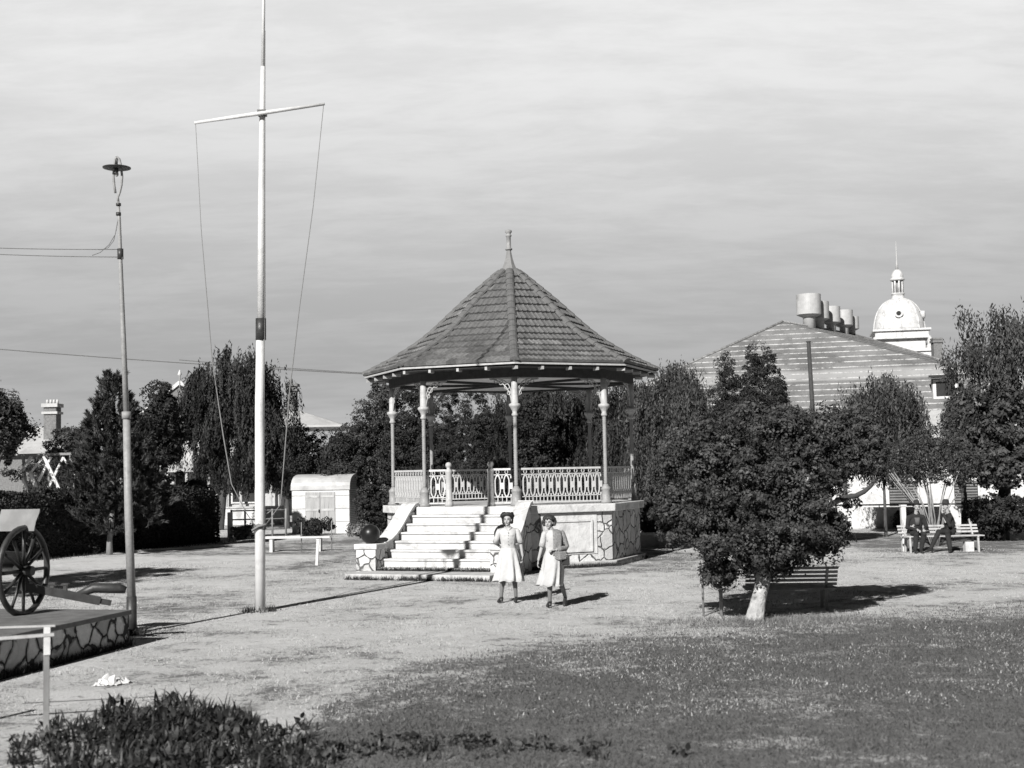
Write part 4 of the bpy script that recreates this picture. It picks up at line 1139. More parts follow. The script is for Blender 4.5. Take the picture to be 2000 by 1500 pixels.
# cross-braced white trestle
YX = 54; x0 = PX(52, YX, 2); tr = thing('timber_trestle', 'white cross-braced timber stand rising behind the hedge at far left', 'trestle', (x0, YX, 0))
def xz(px, py): v = P(px, py, YX); return Vector((v.x - x0, 0, v.z))
mb = MB()
for a_, b_, wd in (((60, 925), (75, 962), .13), ((75, 940), (100, 892), .09), ((86, 890), (118, 960), .13), ((90, 962), (124, 893), .09), ((124, 893), (140, 920), .07), ((130, 962), (146, 925), .09), ((58, 925), (85, 893), .07), ((55, 962), (40, 925), .1), ((40, 925), (62, 890), .1)):
    mb.beam(xz(*a_), xz(*b_), wd, wd, upv=(0, 1, 0))
mb.build('cross_brace', M['white'], tr)
mb = MB()
for px in (45, 92, 138): mb.beam(xz(px, 889), (xz(px, 889).x, .9, 0), .10, .10, upv=(0, 1, 0))
mb.beam(xz(35, 889), xz(150, 886), .14, .10); mb.build('timber_frame', M['wood_weathered'], tr)

# ------------------------------------------------------------------ hedges
def hedge(name, label, p, q, thick, h, seed, dens=1.0, round_end=False):
    p = Vector(p); q = Vector(q); d = (q - p); L = d.length; d.normalize(); nl = Vector((-d.y, d.x, 0))
    t_ = thing(name, label, 'hedge', p, math.atan2(d.y, d.x))
    rng = np.random.default_rng(seed); n = int(L * (h * 2 + thick) * 620 * dens)
    u = rng.random(n) * L
    side = rng.random(n); A_ = h * 2 + thick
    yy = np.where(side < h / A_, 0.0, np.where(side < (h + thick) / A_, rng.random(n) * thick, thick))
    zz = np.where((side >= h / A_) & (side < (h + thick) / A_), h, rng.random(n) * h)
    dep = rng.random(n) ** 2 * .22
    lump = .09 * np.sin(u * 2.1 + seed) + .07 * np.sin(u * 5.3 + zz * 3) + .05 * np.sin(zz * 7 + u * 3)
    yy = np.where(yy <= 0, dep + lump, np.where(yy >= thick, thick - dep + lump, yy)); zz = np.where(zz >= h, h - dep * .7 + lump * .8, zz)
    # round the top edges and the ends
    e_ = np.clip((zz - (h - .45)) / .45, 0, 1) ** 2 * .28
    yy = np.where(yy < thick / 2, yy + e_, yy - e_)
    if round_end:
        k = np.clip((u - (L - 1.2)) / 1.2, 0, 1); zz = zz * (1 - .38 * k ** 2); yy = thick / 2 + (yy - thick / 2) * np.sqrt(np.maximum(1 - k ** 2 * .96, .04))
    C_ = np.stack([u, yy, zz], 1) + rng.normal(size=(n, 3)) * .03
    A = rnd_dirs(rng, n); A[:, 1] -= .3; A = unit(A); B = unit(np.cross(A, rnd_dirs(rng, n))); s = .045 * (.6 + .8 * rng.random(n))
    tint = (.75 + .5 * rng.random(n)) * (1 + .3 * np.sin(u * 3.7) * np.sin(zz * 4))
    link_mesh('foliage', leaf_mesh('foliage', C_, A * s[:, None], B * (s * .6)[:, None], tint, LEAF_DARK), t_)
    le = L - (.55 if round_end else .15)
    MB().box((le / 2, thick / 2, (h - .25) / 2), (le, thick - .5, h - .25)).build('dark_core', M['timber_dark'], t_)  # solid dark box added inside so nothing shows through the leaves
    return t_
hp0, hp1 = G(-80, 1108), G(448, 1057)
hmid = hp0.lerp(hp1, .62)
hedge('clipped_hedge', 'tall dark clipped hedge from the left edge to behind the lamp post', hp0, hmid, 1.3, 2.12, 11)
hedge('clipped_hedge', 'dark clipped hedge with a rounded end between lamp post and flagpole', hmid + (hp1 - hmid).normalized() * .12, hp1, 1.5, 2.2, 12, round_end=True)
# low dark kerb along the hedge
kb = G(262, 1079); ke = G(700, 1052)
o = MB().beam(kb + Vector((0, 0, .03)), ke + Vector((0, 0, .03)), .14, .10).build('kerb', M['concrete']); tag(o, 'low garden kerb running from the hedge towards the shed', 'kerb'); o['kind'] = 'structure'

# ------------------------------------------------------------------ trees
# feathery conifer in front of the hedge
q = G(212, 1084); s_ = F / q.y
zt = ZY(718, 216, q.y)
ld = [(0.05, .2, .95, zt, 1.25), (-.75, .1, 1.0, zt * .70, .75), (.9, .1, .85, zt * .66, .85), (-.35, -.2, .9, zt * .86, .8), (.45, .4, 1.2, zt * .86, .8), (-1.15, .4, 1.3, zt * .60, .55), (1.35, .4, 1.3, zt * .58, .5), (.2, -.5, .7, zt * .55, .8)]
tree('feathery_conifer', 'feathery dark conifer standing before the hedge, pointed top left of the lamp post', (q.x, q.y + .1, 0), crown_feather(21, ld, 4200, 20, leaf_mat('conifer_needle', .055, .15, .7), .13), MB().tube([(0, 0, -.05), (.0, 0, .5), (.06, .05, 1.2), (.1, .1, 4)], [.12, .09, .10, .03], 10), 'wood_weathered')
grow(296, 47, 748, 62, 'clump', 31, 'dark leafy tree between the conifer and the weeping tree', 'leafy_tree', 1000, 1.2, LEAF_DARK)
# weeping pepper tree behind flagpole
Yq = 60; zt = ZY(697, 465, Yq); zl = ZY(955, 465, Yq); sx = Yq / F
bl = [(0, 0, zt - 1.0, 1.1, 1.1, 1.0), (-1.0, 0, zt - 1.3, .95, .9, .9), (1.0, 0, zt - 1.5, .95, .9, .9), (-.1, -.6, zt - 1.9, 1.3, 1.0, 1.2), (-1.1, -.3, zt - 2.5, .95, .9, 1.2), (1.2, -.3, zt - 2.7, .95, .9, 1.1), (.1, 0, zl + 1.4, 1.6, 1.1, 1.1)]
bl = [(a * 1.2, b_ * 1.2, zt - (zt - c) * (1.2 if i < 6 else 1), d * 1.2, e * 1.2, f_ * 1.2) for i, (a, b_, c, d, e, f_) in enumerate(bl)]
tree('pepper_tree', 'large dark weeping tree behind the flagpole', (PX(463, Yq, 4), Yq, 0), crown_weep(41, bl, 5600, zl, .085, LEAF_DARK, (.6, 2.0)), limbs([Vector(b_[:3]) for b_ in bl[:6]], base=(-.9, 0, 0), fork=(-.6, 0, 2.6), r=.22, seed=4))
grow(-12, 46, 760, 56, 'clump', 51, 'leafy tree cut by the left edge of the picture', 'leafy_tree', 900, 1.0)
grow(105, 60, 880, 60, 'clump', 153, 'dark bushes behind the white cross-braced stand', 'leafy_tree', 1000, .8, LEAF_DARK)
grow(-60, 52, 720, 90, 'clump', 52, 'broad tree beyond the left edge of the picture', 'leafy_tree', 980, .7)
grow(128, 56, 838, 38, 'clump', 53, 'small loose tree in front of the far house roof', 'leafy_tree', 900, .35)
grow(618, 62, 832, 62, 'clump', 54, 'low dark tree mass behind the barrel-roofed shed', 'leafy_tree', 1000, 1.1, LEAF_DARK)
grow(560, 60, 850, 50, 'clump', 65, 'low dark tree between the flagpole and the shed', 'leafy_tree', 950, .7, LEAF_DARK)
grow(735, 57, 748, 62, 'clump', 55, 'rounded tree with pale leaf edges left of the bandstand', 'leafy_tree', 1000, 1.5)
grow(668, 56, 850, 50, 'clump', 66, 'lower dark tree just right of the shed roof', 'leafy_tree', 990, .9, LEAF_DARK)
grow(800, 56, 745, 66, 'clump', 56, 'dark tree seen between the two left bandstand columns', 'leafy_tree', 1000, 1.5, LEAF_DARK)
grow(868, 52, 748, 56, 'feather', 57, 'narrow conifer behind the left of the bandstand, taller of the two', 'conifer', 1000, 1.2)
grow(935, 50, 765, 62, 'feather', 58, 'bushy conifer behind the gate opening of the bandstand', 'conifer', 1000, 1.4)
grow(1010, 58, 745, 72, 'weep', 59, 'weeping tree directly behind the front bandstand column', 'pepper_tree', 1010, 1.4, LEAF_DARK)
grow(1040, 51, 768, 46, 'clump', 161, 'low leafy tree filling the gap behind the front bandstand column', 'leafy_tree', 1010, 1.0, LEAF_DARK)
grow(1085, 54, 742, 80, 'weep', 60, 'weeping tree behind the bandstand right of the front column', 'pepper_tree', 1010, 1.8, LEAF_DARK)
grow(1165, 56, 742, 76, 'weep', 61, 'weeping tree behind the right railing of the bandstand', 'pepper_tree', 1010, 1.4, LEAF_DARK)
grow(1232, 52, 752, 66, 'weep', 62, 'dark weeping tree behind the rightmost bandstand column', 'pepper_tree', 1010, 1.3, LEAF_DARK)
grow(1302, 50, 697, 72, 'weep', 63, 'tall weeping tree between the bandstand roof and the hall', 'pepper_tree', 1020, 2.0)
grow(1352, 47, 742, 40, 'weep', 64, 'narrow weeping tree right of the tallest weeping tree', 'pepper_tree', 1000, 1.2)
# filler undergrowth behind the stand
# cypress with three tips
Yc = 42; zA, zB_, zC = ZY(706, 1417, Yc), ZY(688, 1470, Yc), ZY(702, 1507, Yc); xm = PX(1470, Yc, 5)
bl = cone(PX(1417, Yc, 5) - xm, 0, 1.5, zA, .60, 9, 1) + cone(0, 0, 1.5, zB_, .72, 9, 2) + cone(PX(1508, Yc, 5) - xm, .1, 1.5, zC, .74, 9, 3) + cone(.95, .2, 1.2, zC - 1.0, .6, 7, 4) + cone(-.5, .2, 1.2, zA - .8, .7, 7, 5)
cyt = tree('cypress', 'dark cypress with three pointed tips above the small foreground tree', (xm, Yc, 0), crown_clump(71, bl, 9500, 13, .15, .048, .28, LEAF_DARK, lo=.4), MB().tube([(0, 0, -.05), (0, 0, 3), (0, 0, 5)], [.18, .14, .05], 8))
grow(1725, 44, 741, 68, 'weep', 72, 'small airy weeping tree in front of the right half of the hall roof', 'pepper_tree', 930, 1.25, tr_r=.05)
grow(1610, 40, 800, 60, 'clump', 73, 'rounded shrub tree behind the top right of the foreground tree', 'leafy_tree', 960, 1.0)
# big right-hand tree
Yr = 41; zt = ZY(612, 1950, Yr); bl = []
rg = random.Random(9)
bl = [(.2, 0, zt - 1.0, 1.1, 1.0, 1.0), (-.6, 0, zt - 1.9, 1.0, 1.0, .9), (.9, .1, zt - 1.7, 1.1, 1.0, 1.1), (1.9, .3, zt - 1.6, 1.2, 1.0, 1.2)]
crA = crown_weep(74, bl, 2400, 4.0, .07, LEAF, (.3, .9))
t_ = tree('large_tree', 'large spreading tree at the right edge rising above the hall roof', (PX(1945, Yr, 4), Yr, 0), crA, limbs([(.2, 0, zt - 1), (-.9, -.2, 3.2), (1.2, -.2, 3.0), (-.3, 0, 4.5), (2, .2, 5)], fork=(.3, .2, 2.0), r=.2, seed=8))
bl2 = [(-.7, -.3, 3.9, .85, .9, .7), (.3, -.4, 4.2, .95, .9, .75), (1.4, -.2, 3.9, 1.0, .9, .9), (-.9, -.5, 3.0, .75, .8, .65), (.1, -.7, 2.9, .9, .8, .65), (1.1, -.6, 3.0, .9, .9, .8), (2.0, -.2, 2.9, .9, .8, .8), (-.4, -.6, 2.25, .6, .6, .4), (.6, -.6, 2.1, .7, .6, .45), (2, 0, 4, 1.0, 1.0, 1.0)]
link_mesh('crown', crown_clump(75, bl2, 1700, 24, .26, .07, .55, LEAF), t_)
grow(1880, 45, 760, 34, 'clump', 76, 'narrow leafy tree against the left side of the large right-hand tree', 'leafy_tree', 960, .7)
# multi-stem shrub behind the men
q = PX(1826, 38.5, .5); zz1 = ZY(850, 1826, 38.5)
mb = MB(); rg = random.Random(12)
for i in range(22):
    a = rg.uniform(-1.05, 1.05); e_ = Vector((math.sin(a) * 1.5, rg.uniform(-.6, .6), zz1 * (.62 + .3 * math.cos(a) * rg.random())))
    m_ = e_ * .5; m_.x *= .75; mb.tube([(rg.uniform(-.12, .12), 0, -.05), m_, e_], [.026, .020, .008], 6)
bl = [(-.85, 0, 2.55, .65, .6, .55), (0, 0, 2.9, .9, .7, .6), (.85, 0, 2.6, .7, .6, .6), (-.4, -.2, 2.3, .6, .5, .4), (.5, -.2, 2.3, .6, .5, .4)]
sb = tree('fan_shrub', 'open shrub of many thin pale stems fanning up behind the seated men', (q, 38.5, 0), crown_clump(77, bl, 620, 16, .28, .05, .35, LEAF), None, cat='shrub')
mb.build('stem', mat('grey_stem', .26, .9, .2, 10), sb)
# foreground small tree
q = G(1474, 1212); s_ = F / q.y
def tl(px, py, dy=0): v = P(px, py, q.y + dy); return (v.x - q.x, dy, v.z)
bl = []
for (px, py, wx, wz, dy, dp) in ((1480, 850, 95, 62, .1, .8), (1385, 880, 80, 65, 0, .75), (1570, 865, 90, 60, .1, .75), (1340, 950, 66, 62, 0, .65), (1455, 950, 110, 85, -.4, .9), (1570, 950, 90, 80, -.2, .85),
        (1330, 1020, 52, 42, -.1, .5), (1400, 1040, 85, 58, -.4, .7), (1500, 1045, 90, 62, -.4, .8), (1590, 1030, 68, 52, -.2, .6), (1420, 1095, 60, 34, -.1, .5), (1520, 1092, 65, 40, -.1, .55), (1480, 1000, 150, 85, .6, .8), (1310, 985, 38, 30, 0, .4), (1450, 900, 130, 70, .8, .7), (1612, 1062, 36, 26, -.1, .35), (1400, 1125, 34, 24, 0, .25)):
    x, y, z = tl(px, py, dy); bl.append((x * .95, y, z, wx / s_ * .92, dp * .95, wz / s_ * .92))
rgt = random.Random(77)
for _ in range(16):
    a = rgt.uniform(0, 2 * PI); px, py = 1475 + 180 * math.cos(a), 960 + 145 * math.sin(a)
    if py > 1060: continue
    x, y, z = tl(px, py, rgt.uniform(-.3, .5)); rr_ = rgt.uniform(.10, .24); bl.append((x, y, z, rr_ * 1.3, rr_, rr_ * .8))
cm = crown_clump(81, bl, 5200, 26, .135, .028, .55, LEAF, lo=.30, tvar=.45)
# the extra spray carried by the bare limb to the right
x1, y1, z1 = tl(1672, 872, .3); x2, y2, z2 = tl(1640, 900, .2); x3, _, z3 = tl(1705, 905, .3); x4, _, z4 = tl(1655, 830, .3)
cm2 = crown_clump(82, [(x1, .3, z1, .42, .4, .30), (x2, .2, z2, .40, .4, .26), (x3, .3, z3, .22, .3, .18), (x4, .3, z4, .4, .4, .2)], 620, 22, .12, .030, .5, LEAF)
mb = MB()
mb.tube([(0, 0, -.06), (0, 0, .02), tl(1482, 1170), tl(1492, 1130), tl(1488, 1085), tl(1480, 1040)], [.19, .155, .12, .115, .10, .08], 16)
for pts, rr in (([(1490, 1100), (1530, 1060), (1580, 1010), (1640, 976)], (.08, .065, .055, .045)), ([(1488, 1080), (1430, 1020), (1380, 960), (1350, 920)], (.075, .06, .04, .02)),
        ([(1486, 1060), (1500, 960), (1510, 880), (1490, 830)], (.07, .05, .035, .015)), ([(1486, 1090), (1430, 1080), (1370, 1050), (1330, 1010)], (.05, .04, .03, .015)), ([(1490, 1085), (1550, 980), (1600, 900)], (.05, .035, .015)), ([(1486, 1110), (1450, 1105), (1415, 1110)], (.04, .03, .015))):
    mb.tube([tl(*p) for p in pts], list(rr), 10)
tb = tree('small_tree', 'small dense round tree with pale peeling trunk in the right foreground', q, cm, mb, 'bark_pale')
link_mesh('crown', cm2, tb)
MB().tube([tl(1636, 978, 0), tl(1655, 971, .03), tl(1672, 968, .05), tl(1688, 960, .08), tl(1700, 950, .1), tl(1708, 938, .12), tl(1716, 932, .12), tl(1724, 926, .14)], [.046, .044, .040, .040, .033, .036, .028, .022], 10).build('bare_limb', M['timber_dark'], tb)
# shrubs near the shed
def shrub(px, py, wpx, hpx, seed, label, mt=LEAF_DARK, leaf=.05, n=420, name='shrub'):
    q = G(px, py); s_ = F / q.y; w_, h_ = wpx / s_, hpx / s_
    rg = random.Random(seed)
    bl = [(rg.uniform(-.4, .4) * w_, rg.uniform(-.3, .3) * w_, h_ * rg.uniform(.3, .6), w_ * rg.uniform(.45, .62), w_ * .55, h_ * rg.uniform(.35, .45)) for _ in range(6)]
    return tree(name, label, (q.x, q.y, 0), crown_clump(seed, bl, n, 18, .16, leaf, .55, mt, lo=.3), MB().tube([(0, 0, -.05), (0, 0, h_ * .6)], [.05, .02], 6), cat='shrub')
shrub(730, 1046, 42, 104, 91, 'dark upright shrub between the shed and the bandstand', n=900)
shrub(604, 1046, 46, 30, 92, 'low dark domed shrub in front of the shed doors', n=350)
shrub(697, 1050, 34, 28, 93, 'low pale flowering shrub at the right corner of the shed', LEAF_PALE, n=240)
shrub(1285, 1048, 48, 84, 94, 'dark bushy shrub right of the bandstand base', LEAF, n=800)
shrub(1962, 1056, 92, 95, 95, 'rounded dark shrub at the right edge in front of the hall', n=800)
shrub(1770, 1032, 26, 34, 96, 'small bush behind the square white post', LEAF, n=200)
shrub(480, 1052, 28, 26, 97, 'small pale bush behind the pipe railing', LEAF_PALE, n=160)
shrub(1210, 1030, 60, 80, 98, 'dark shrub directly behind the right of the bandstand', n=500)
shrub(1100, 1028, 60, 80, 99, 'dark shrub hidden behind the middle of the bandstand', n=300)
# off-picture tree at left whose shadow falls across the path
bl = [(0, 0, 6.3, 1.6, 1.6, 2.3), (.4, .3, 4.6, 1.8, 1.8, 1.3), (-.5, .2, 7.4, 1.0, 1.0, 1.2)]
tree('tall_tree', 'tall tree beyond the left edge that shades the path', (-15.4, 22.0, 0), crown_clump(101, bl, 900, 20, .35, .08, .5, LEAF), limbs([b_[:3] for b_ in bl], fork=(0, 0, 3), r=.2))

# ------------------------------------------------------------------ grass
def blades(name, label, pts, h, mt, seed, wd=.006, lean=.35, parent=None):
    rng = np.random.default_rng(seed); n = len(pts)
    A = rng.normal(size=(n, 3)) * lean; A[:, 2] = 1; A = unit(A) * (h * (.5 + rng.random(n)))[:, None]
    B = rnd_dirs(rng, n); B[:, 2] = 0; B = unit(B) * wd
    o = link_mesh(name, leaf_mesh(name, pts, A, B, .6 + .8 * rng.random(n), mt, tri=True))
    return tag(o, label, kind='stuff')
rng = np.random.default_rng(5)
n = 230000; X_ = rng.uniform(-3.5, 10.5, n); Y_ = 10.2 + (rng.random(n) ** 1.0) * 13.5
ey = np.interp(X_, lx, ly, left=-50)
pr_ = np.clip((ey - Y_) / 4.5 + .3, 0, 1)
cl_ = .5 + .5 * np.sin(X_ * 2.3 + np.sin(Y_ * 1.7)) * np.sin(Y_ * 2.9 + np.sin(X_ * 1.3))
k = (rng.random(n) < pr_ * (.55 + .45 * cl_)) & (np.abs(X_) < Y_ * .43 + 1)
blades('lawn_grass', 'short dark mown grass covering the near right of the park', np.stack([X_[k], Y_[k], np.zeros(k.sum())], 1), .035, GRASS, 6, .007, .8)
n = 210000; X_ = rng.uniform(-11, 14, n); Y_ = rng.uniform(13, 38, n)
cl_ = np.sin(X_ * 1.3 + 2 * np.sin(Y_ * .9)) * np.sin(Y_ * 1.1 + np.sin(X_ * 1.9)) + .5 * np.sin(X_ * 4.1 + Y_ * 3)
k = (cl_ + rng.normal(size=n) * .5 > .1) & (np.abs(X_) < Y_ * .43 + 1)
blades('dry_grass', 'thin dry grass tufts scattered over the bare earth', np.stack([X_[k], Y_[k], np.zeros(k.sum())], 1), .03, leaf_mat('dry_tuft', .34, .1, .9), 7, .007, .9)
# dark grass growing along the stair slab and the podium foot
pts = []
rg = random.Random(4)
for i in range(5200):
    t0 = rg.uniform(-1.85, 1.9); nn_ = rg.gauss(6.37, .05) if rg.random() < .55 else rg.gauss(5.36, .03)
    zq = 0 if nn_ > 6 else .13
    if nn_ > 6 and rg.random() > .55 + .45 * math.sin(t0 * 9) * math.sin(t0 * 4): continue
    v = bmat @ Vector(on_face(K, nn_, t0, zq)); pts.append(v)
for i in range(2600):
    kf = rg.choice((0, 0, 0, 1)); hw = 3.66 * math.sin(PI / 8); v = bmat @ Vector(on_face(kf, 3.68 * c8 + abs(rg.gauss(0, .04)), rg.uniform(-hw, hw), 0)); pts.append(v)
for (cx_, cy_, rr_) in ((fb.x, fb.y, .16), (lb.x, lb.y, .12)):
    for _ in range(260):
        a = rg.uniform(0, 2 * PI); r_ = rr_ + abs(rg.gauss(0, .10)); pts.append(Vector((cx_ + r_ * math.cos(a), cy_ + r_ * math.sin(a), 0)))
for _ in range(1600):
    u = rg.random(); p = c0.lerp(c2, u) - nl * (.02 + abs(rg.gauss(0, .04))); pts.append(Vector((p.x, p.y, 0)))
for _ in range(700):
    u = rg.random(); p = hp0.lerp(hp1, u) + Vector((.1 + abs(rg.gauss(0, .3)), -.1, 0)); pts.append(Vector((p.x, p.y, 0)))
blades('edge_grass', 'dark uncut grass tufts along the foot of the stairs, plinth and poles', np.array([tuple(p) for p in pts]), .10, leaf_mat('edge_blade', .05, .1, .9), 8, .008, .4)
# rough pale grass round the tree foot and stakes
pts = [(q.x + rg.gauss(0.3, .9), q.y + rg.gauss(-.15, .35), 0) for _ in range(3500)]
blades('tree_foot_grass', 'rough pale grass around the foot of the small tree', np.array(pts), .07, GRASS_DRY, 9, .006, .5)

# foreground bed of strap leaves
rng = np.random.default_rng(31); rg = random.Random(31)
VV = []; FF = []; TT = []
def strap(base, az, L, lean, wd, tint):
    o = len(VV); d_ = Vector((math.cos(az), math.sin(az), 0)); sd_ = Vector((-d_.y, d_.x, 0)); n_ = 5
    for i in range(n_ + 1):
        u = i / n_; c = Vector(base) + d_ * (L * math.sin(lean * u) * u) + Vector((0, 0, L * (u * math.cos(lean * u * .9))))
        w_ = wd * math.sin(PI * (u * .82 + .16)); VV.append(c - sd_ * w_); VV.append(c + sd_ * w_)
    for i in range(n_): FF.append((o + 2 * i, o + 2 * i + 1, o + 2 * i + 3, o + 2 * i + 2)); TT.append(tint)
bedp = []
for i in range(430):
    px = min(max(rg.gauss(330, 150), 40), 640); u_ = (px - 330) / 270
    top = 1362 + 55 * min(abs(u_), 1.15) ** 2 + rg.choice((0, 0, 8, 26)) + 10 * math.sin(px * .05) + (12 if rg.random() < .5 else 0)
    py = top + 12 + (1520 - top) * rg.random() ** 1.3
    bedp.append((G(px, py), max(.85 - .3 * abs(u_), .4)))
for i in range(70): bedp.append((G(rg.gauss(830, 170), rg.uniform(1440, 1490)), rg.uniform(.25, .5)))
for p, k_ in bedp:
    kind = rg.random() * .75; nl_ = 11 if kind < .6 else 12
    for j in range(nl_):
        if kind < .6: L_, w_ = rg.uniform(.10, .34), rg.uniform(.006, .015)
        else: L_, w_ = rg.uniform(.06, .16), rg.uniform(.014, .030)
        strap(p + Vector((rg.uniform(-.09, .09), rg.uniform(-.09, .09), -.02 if kind < .6 else rg.uniform(0, .16) * k_)), rg.uniform(0, 2 * PI), L_ * k_, rg.uniform(.2, 1.5), w_, rg.choice((.4, .6, .8, 1, 1.3, 2.2)))
me = bpy.data.meshes.new('leafy_ground_cover'); me.from_pydata([tuple(v) for v in VV], [], FF)
at = me.attributes.new('tint', 'FLOAT', 'FACE'); at.data.foreach_set('value', TT); me.materials.append(leaf_mat('strap_leaf', .030, .3, .5))
o = link_mesh('leafy_ground_cover', me); tag(o, 'dense bed of dark strap leaves along the bottom left', kind='stuff')

# ------------------------------------------------------------------ people
def solidify(parts_mb, name, mats, parent, voxel=.0065, smooth=4, paint=None):
    """fuse overlapping forms into one continuous skin"""
    me = parts_mb.mesh(name + '_src', mats[0]); o = bpy.data.objects.new('tmp', me); COL.objects.link(o)
    r_ = o.modifiers.new('r', 'REMESH'); r_.mode = 'VOXEL'; r_.voxel_size = voxel; r_.use_smooth_shade = True
    s_ = o.modifiers.new('s', 'SMOOTH'); s_.factor = .5; s_.iterations = smooth
    dg = bpy.context.evaluated_depsgraph_get(); dg.update()
    m2 = bpy.data.meshes.new_from_object(o.evaluated_get(dg)); m2.name = name
    bpy.data.objects.remove(o)
    m2.materials.clear()
    for mm in mats: m2.materials.append(mm)
    if paint:
        idx = np.zeros(len(m2.polygons), dtype=np.int32); cen = np.zeros(len(m2.polygons) * 3, dtype=np.float32)
        m2.polygons.foreach_get('center', cen); cen = cen.reshape(-1, 3); idx = paint(cen, idx)
        m2.polygons.foreach_set('material_index', idx.astype(np.int32))
    else: m2.polygons.foreach_set('material_index', np.zeros(len(m2.polygons), dtype=np.int32))
    m2.polygons.foreach_set('use_smooth', np.ones(len(m2.polygons), dtype=bool))
    return link_mesh(name, m2, parent)

def hand(mb, wrist, dirv, palm_n, curl=.5, side=1, s=1.0):
    """palm, four fingers of different lengths, a thumb from the side of the palm"""
    wv = Vector(wrist); d_ = Vector(dirv).normalized(); n_ = Vector(palm_n); n_ = (n_ - d_ * n_.dot(d_)).normalized(); x_ = d_.cross(n_) * side
    rot = Matrix((x_, n_, d_)).transposed()
    mb.ball(wv + d_ * .045 * s, (.040 * s, .015 * s, .05 * s), 14, rot=rot)
    for i, (off, L) in enumerate(((-.029, .068), (-.010, .078), (.009, .073), (.027, .058))):
        p = wv + d_ * .082 * s + x_ * off * s; pts = [p - d_ * .02 * s, p]; a = 0; l = L * s
        for j, f_ in enumerate((.45, .30, .25)):
            a += curl * (1.0 if j else .6) * (1 + .12 * i); p = p + (d_ * math.cos(a) + n_ * math.sin(a)) * l * f_; pts.append(p)
        mb.tube(pts, [.009 * s, .009 * s, .0085 * s, .008 * s, .0065 * s], 8)
    p = wv + d_ * .025 * s - x_ * .030 * s
    mb.tube([p, p + (-x_ * .7 + d_ * .6 + n_ * .2) * .035 * s, p + (-x_ * .75 + d_ * 1.4 + n_ * .5) * .038 * s], [.012 * s, .010 * s, .008 * s], 8)

def head(mb, c, yaw, pitch=0.0, s=1.0):
    """c = centre of skull; local -Y is the face"""
    rot = Matrix.Rotation(yaw, 3, 'Z') @ Matrix.Rotation(pitch, 3, 'X')
    def L(v): return Vector(c) + rot @ (Vector(v) * s)
    mb.ball(L((0, .008, .020)), (.073 * s, .090 * s, .092 * s), 22, rot=rot)
    mb.ball(L((0, -.022, -.040)), (.056 * s, .062 * s, .070 * s), 20, rot=rot)
    mb.ball(L((0, -.060, -.088)), (.024 * s, .022 * s, .020 * s), 12, rot=rot)
    mb.tube([L((0, -.080, .012)), L((0, -.098, -.022)), L((0, -.085, -.034))], [.009 * s, .013 * s, .010 * s], 8)
    for sg in (-1, 1):
        mb.ball(L((.034 * sg, -.066, -.030)), (.022 * s, .018 * s, .020 * s), 12, rot=rot)
        mb.ball(L((.074 * sg, .008, -.008)), (.010 * s, .018 * s, .030 * s), 10, rot=rot)
        mb.tube([L((.012 * sg, -.086, .024)), L((.034 * sg, -.080, .029)), L((.055 * sg, -.060, .024))], .007 * s, 6)
    mb.tube([L((-.024, -.074, -.056)), L((0, -.084, -.058)), L((.024, -.074, -.056))], [.005 * s, .008 * s, .005 * s], 6)
    inv = rot.inverted()
    def paint(cen, idx):
        q = (cen - np.array(c)) @ np.array(inv).T / s
        fr_ = q[:, 1] < -.045
        eye = fr_ & ((((np.abs(q[:, 0]) - .030) / .012) ** 2 + ((q[:, 2] - .008) / .006) ** 2) < 1)
        brow = fr_ & (np.abs(np.abs(q[:, 0]) - .032) < .016) & (np.abs(q[:, 2] - .030) < .0035)
        lip = fr_ & (((q[:, 0] / .025) ** 2 + ((q[:, 2] + .058 + .25 * 0) / .0075) ** 2) < 1)
        nos = fr_ & (np.abs(q[:, 0]) < .012) & (np.abs(q[:, 2] + .036) < .004)
        idx[eye | brow | lip | nos] = 1; return idx
    return paint, L

def limb(mb, pts, rad, n=14):
    P_ = [Vector(p) for p in pts]
    mb.tube(P_, rad, n, caps=True)
    for p, r_ in zip(P_, rad): mb.ball(p, r_ * .99, 12)

def loft(rings, n=56, a0=0.0, a1=2 * PI, close=True):
    """rings: (cx, cy, z, rx, ry, fold, nf, phase)"""
    vs = []; fs = []; m_ = n if close else n + 1
    for (cx, cy, z, rx, ry, fo, nf, ph) in rings:
        for k in range(m_):
            a = a0 + (a1 - a0) * k / n; w_ = 1 + fo * (math.sin(nf * a + ph) + .5 * math.sin((nf + 3) * a + ph * 2.1 + 1))
            vs.append((cx + rx * w_ * math.cos(a), cy + ry * w_ * math.sin(a), z + fo * .1 * math.sin(nf * a)))
    for i in range(len(rings) - 1):
        for k in range(n):
            k2 = (k + 1) % m_ if close else k + 1
            fs.append((i * m_ + k, i * m_ + k2, (i + 1) * m_ + k2, (i + 1) * m_ + k))
    return MB().add(vs, fs, smooth=True)
def cloth(mb, name, m_, parent, th=.006):
    o = mb.build(name, m_, parent, weld=.0005); s_ = o.modifiers.new('t', 'SOLIDIFY'); s_.thickness = th; s_.offset = 1; return o
def shoe(mb, ankle, toe_dir, s=1.0, heel=.03, pitch=0.):
    a = Vector(ankle); d_ = Vector(toe_dir); d_.z = 0; d_.normalize(); x_ = d_.cross(Vector((0, 0, 1)))
    base = a.z - .085 * s
    def pt(u, z): return a + d_ * (u * s) + Vector((0, 0, (z * s) - a.z + base - pitch * (u - .0) * s))
    mb.tube([pt(-.065, .045 + heel), pt(-.03, .04 + heel), pt(.03, .04 + heel * .6), pt(.09, .032), pt(.15, .026), pt(.175, .022)], [.022 * s, .034 * s, .035 * s, .038 * s, .030 * s, .012 * s], 12)
    mb.tube([pt(-.045, 0), pt(-.045, .03 + heel)], [.018 * s, .026 * s], 10)
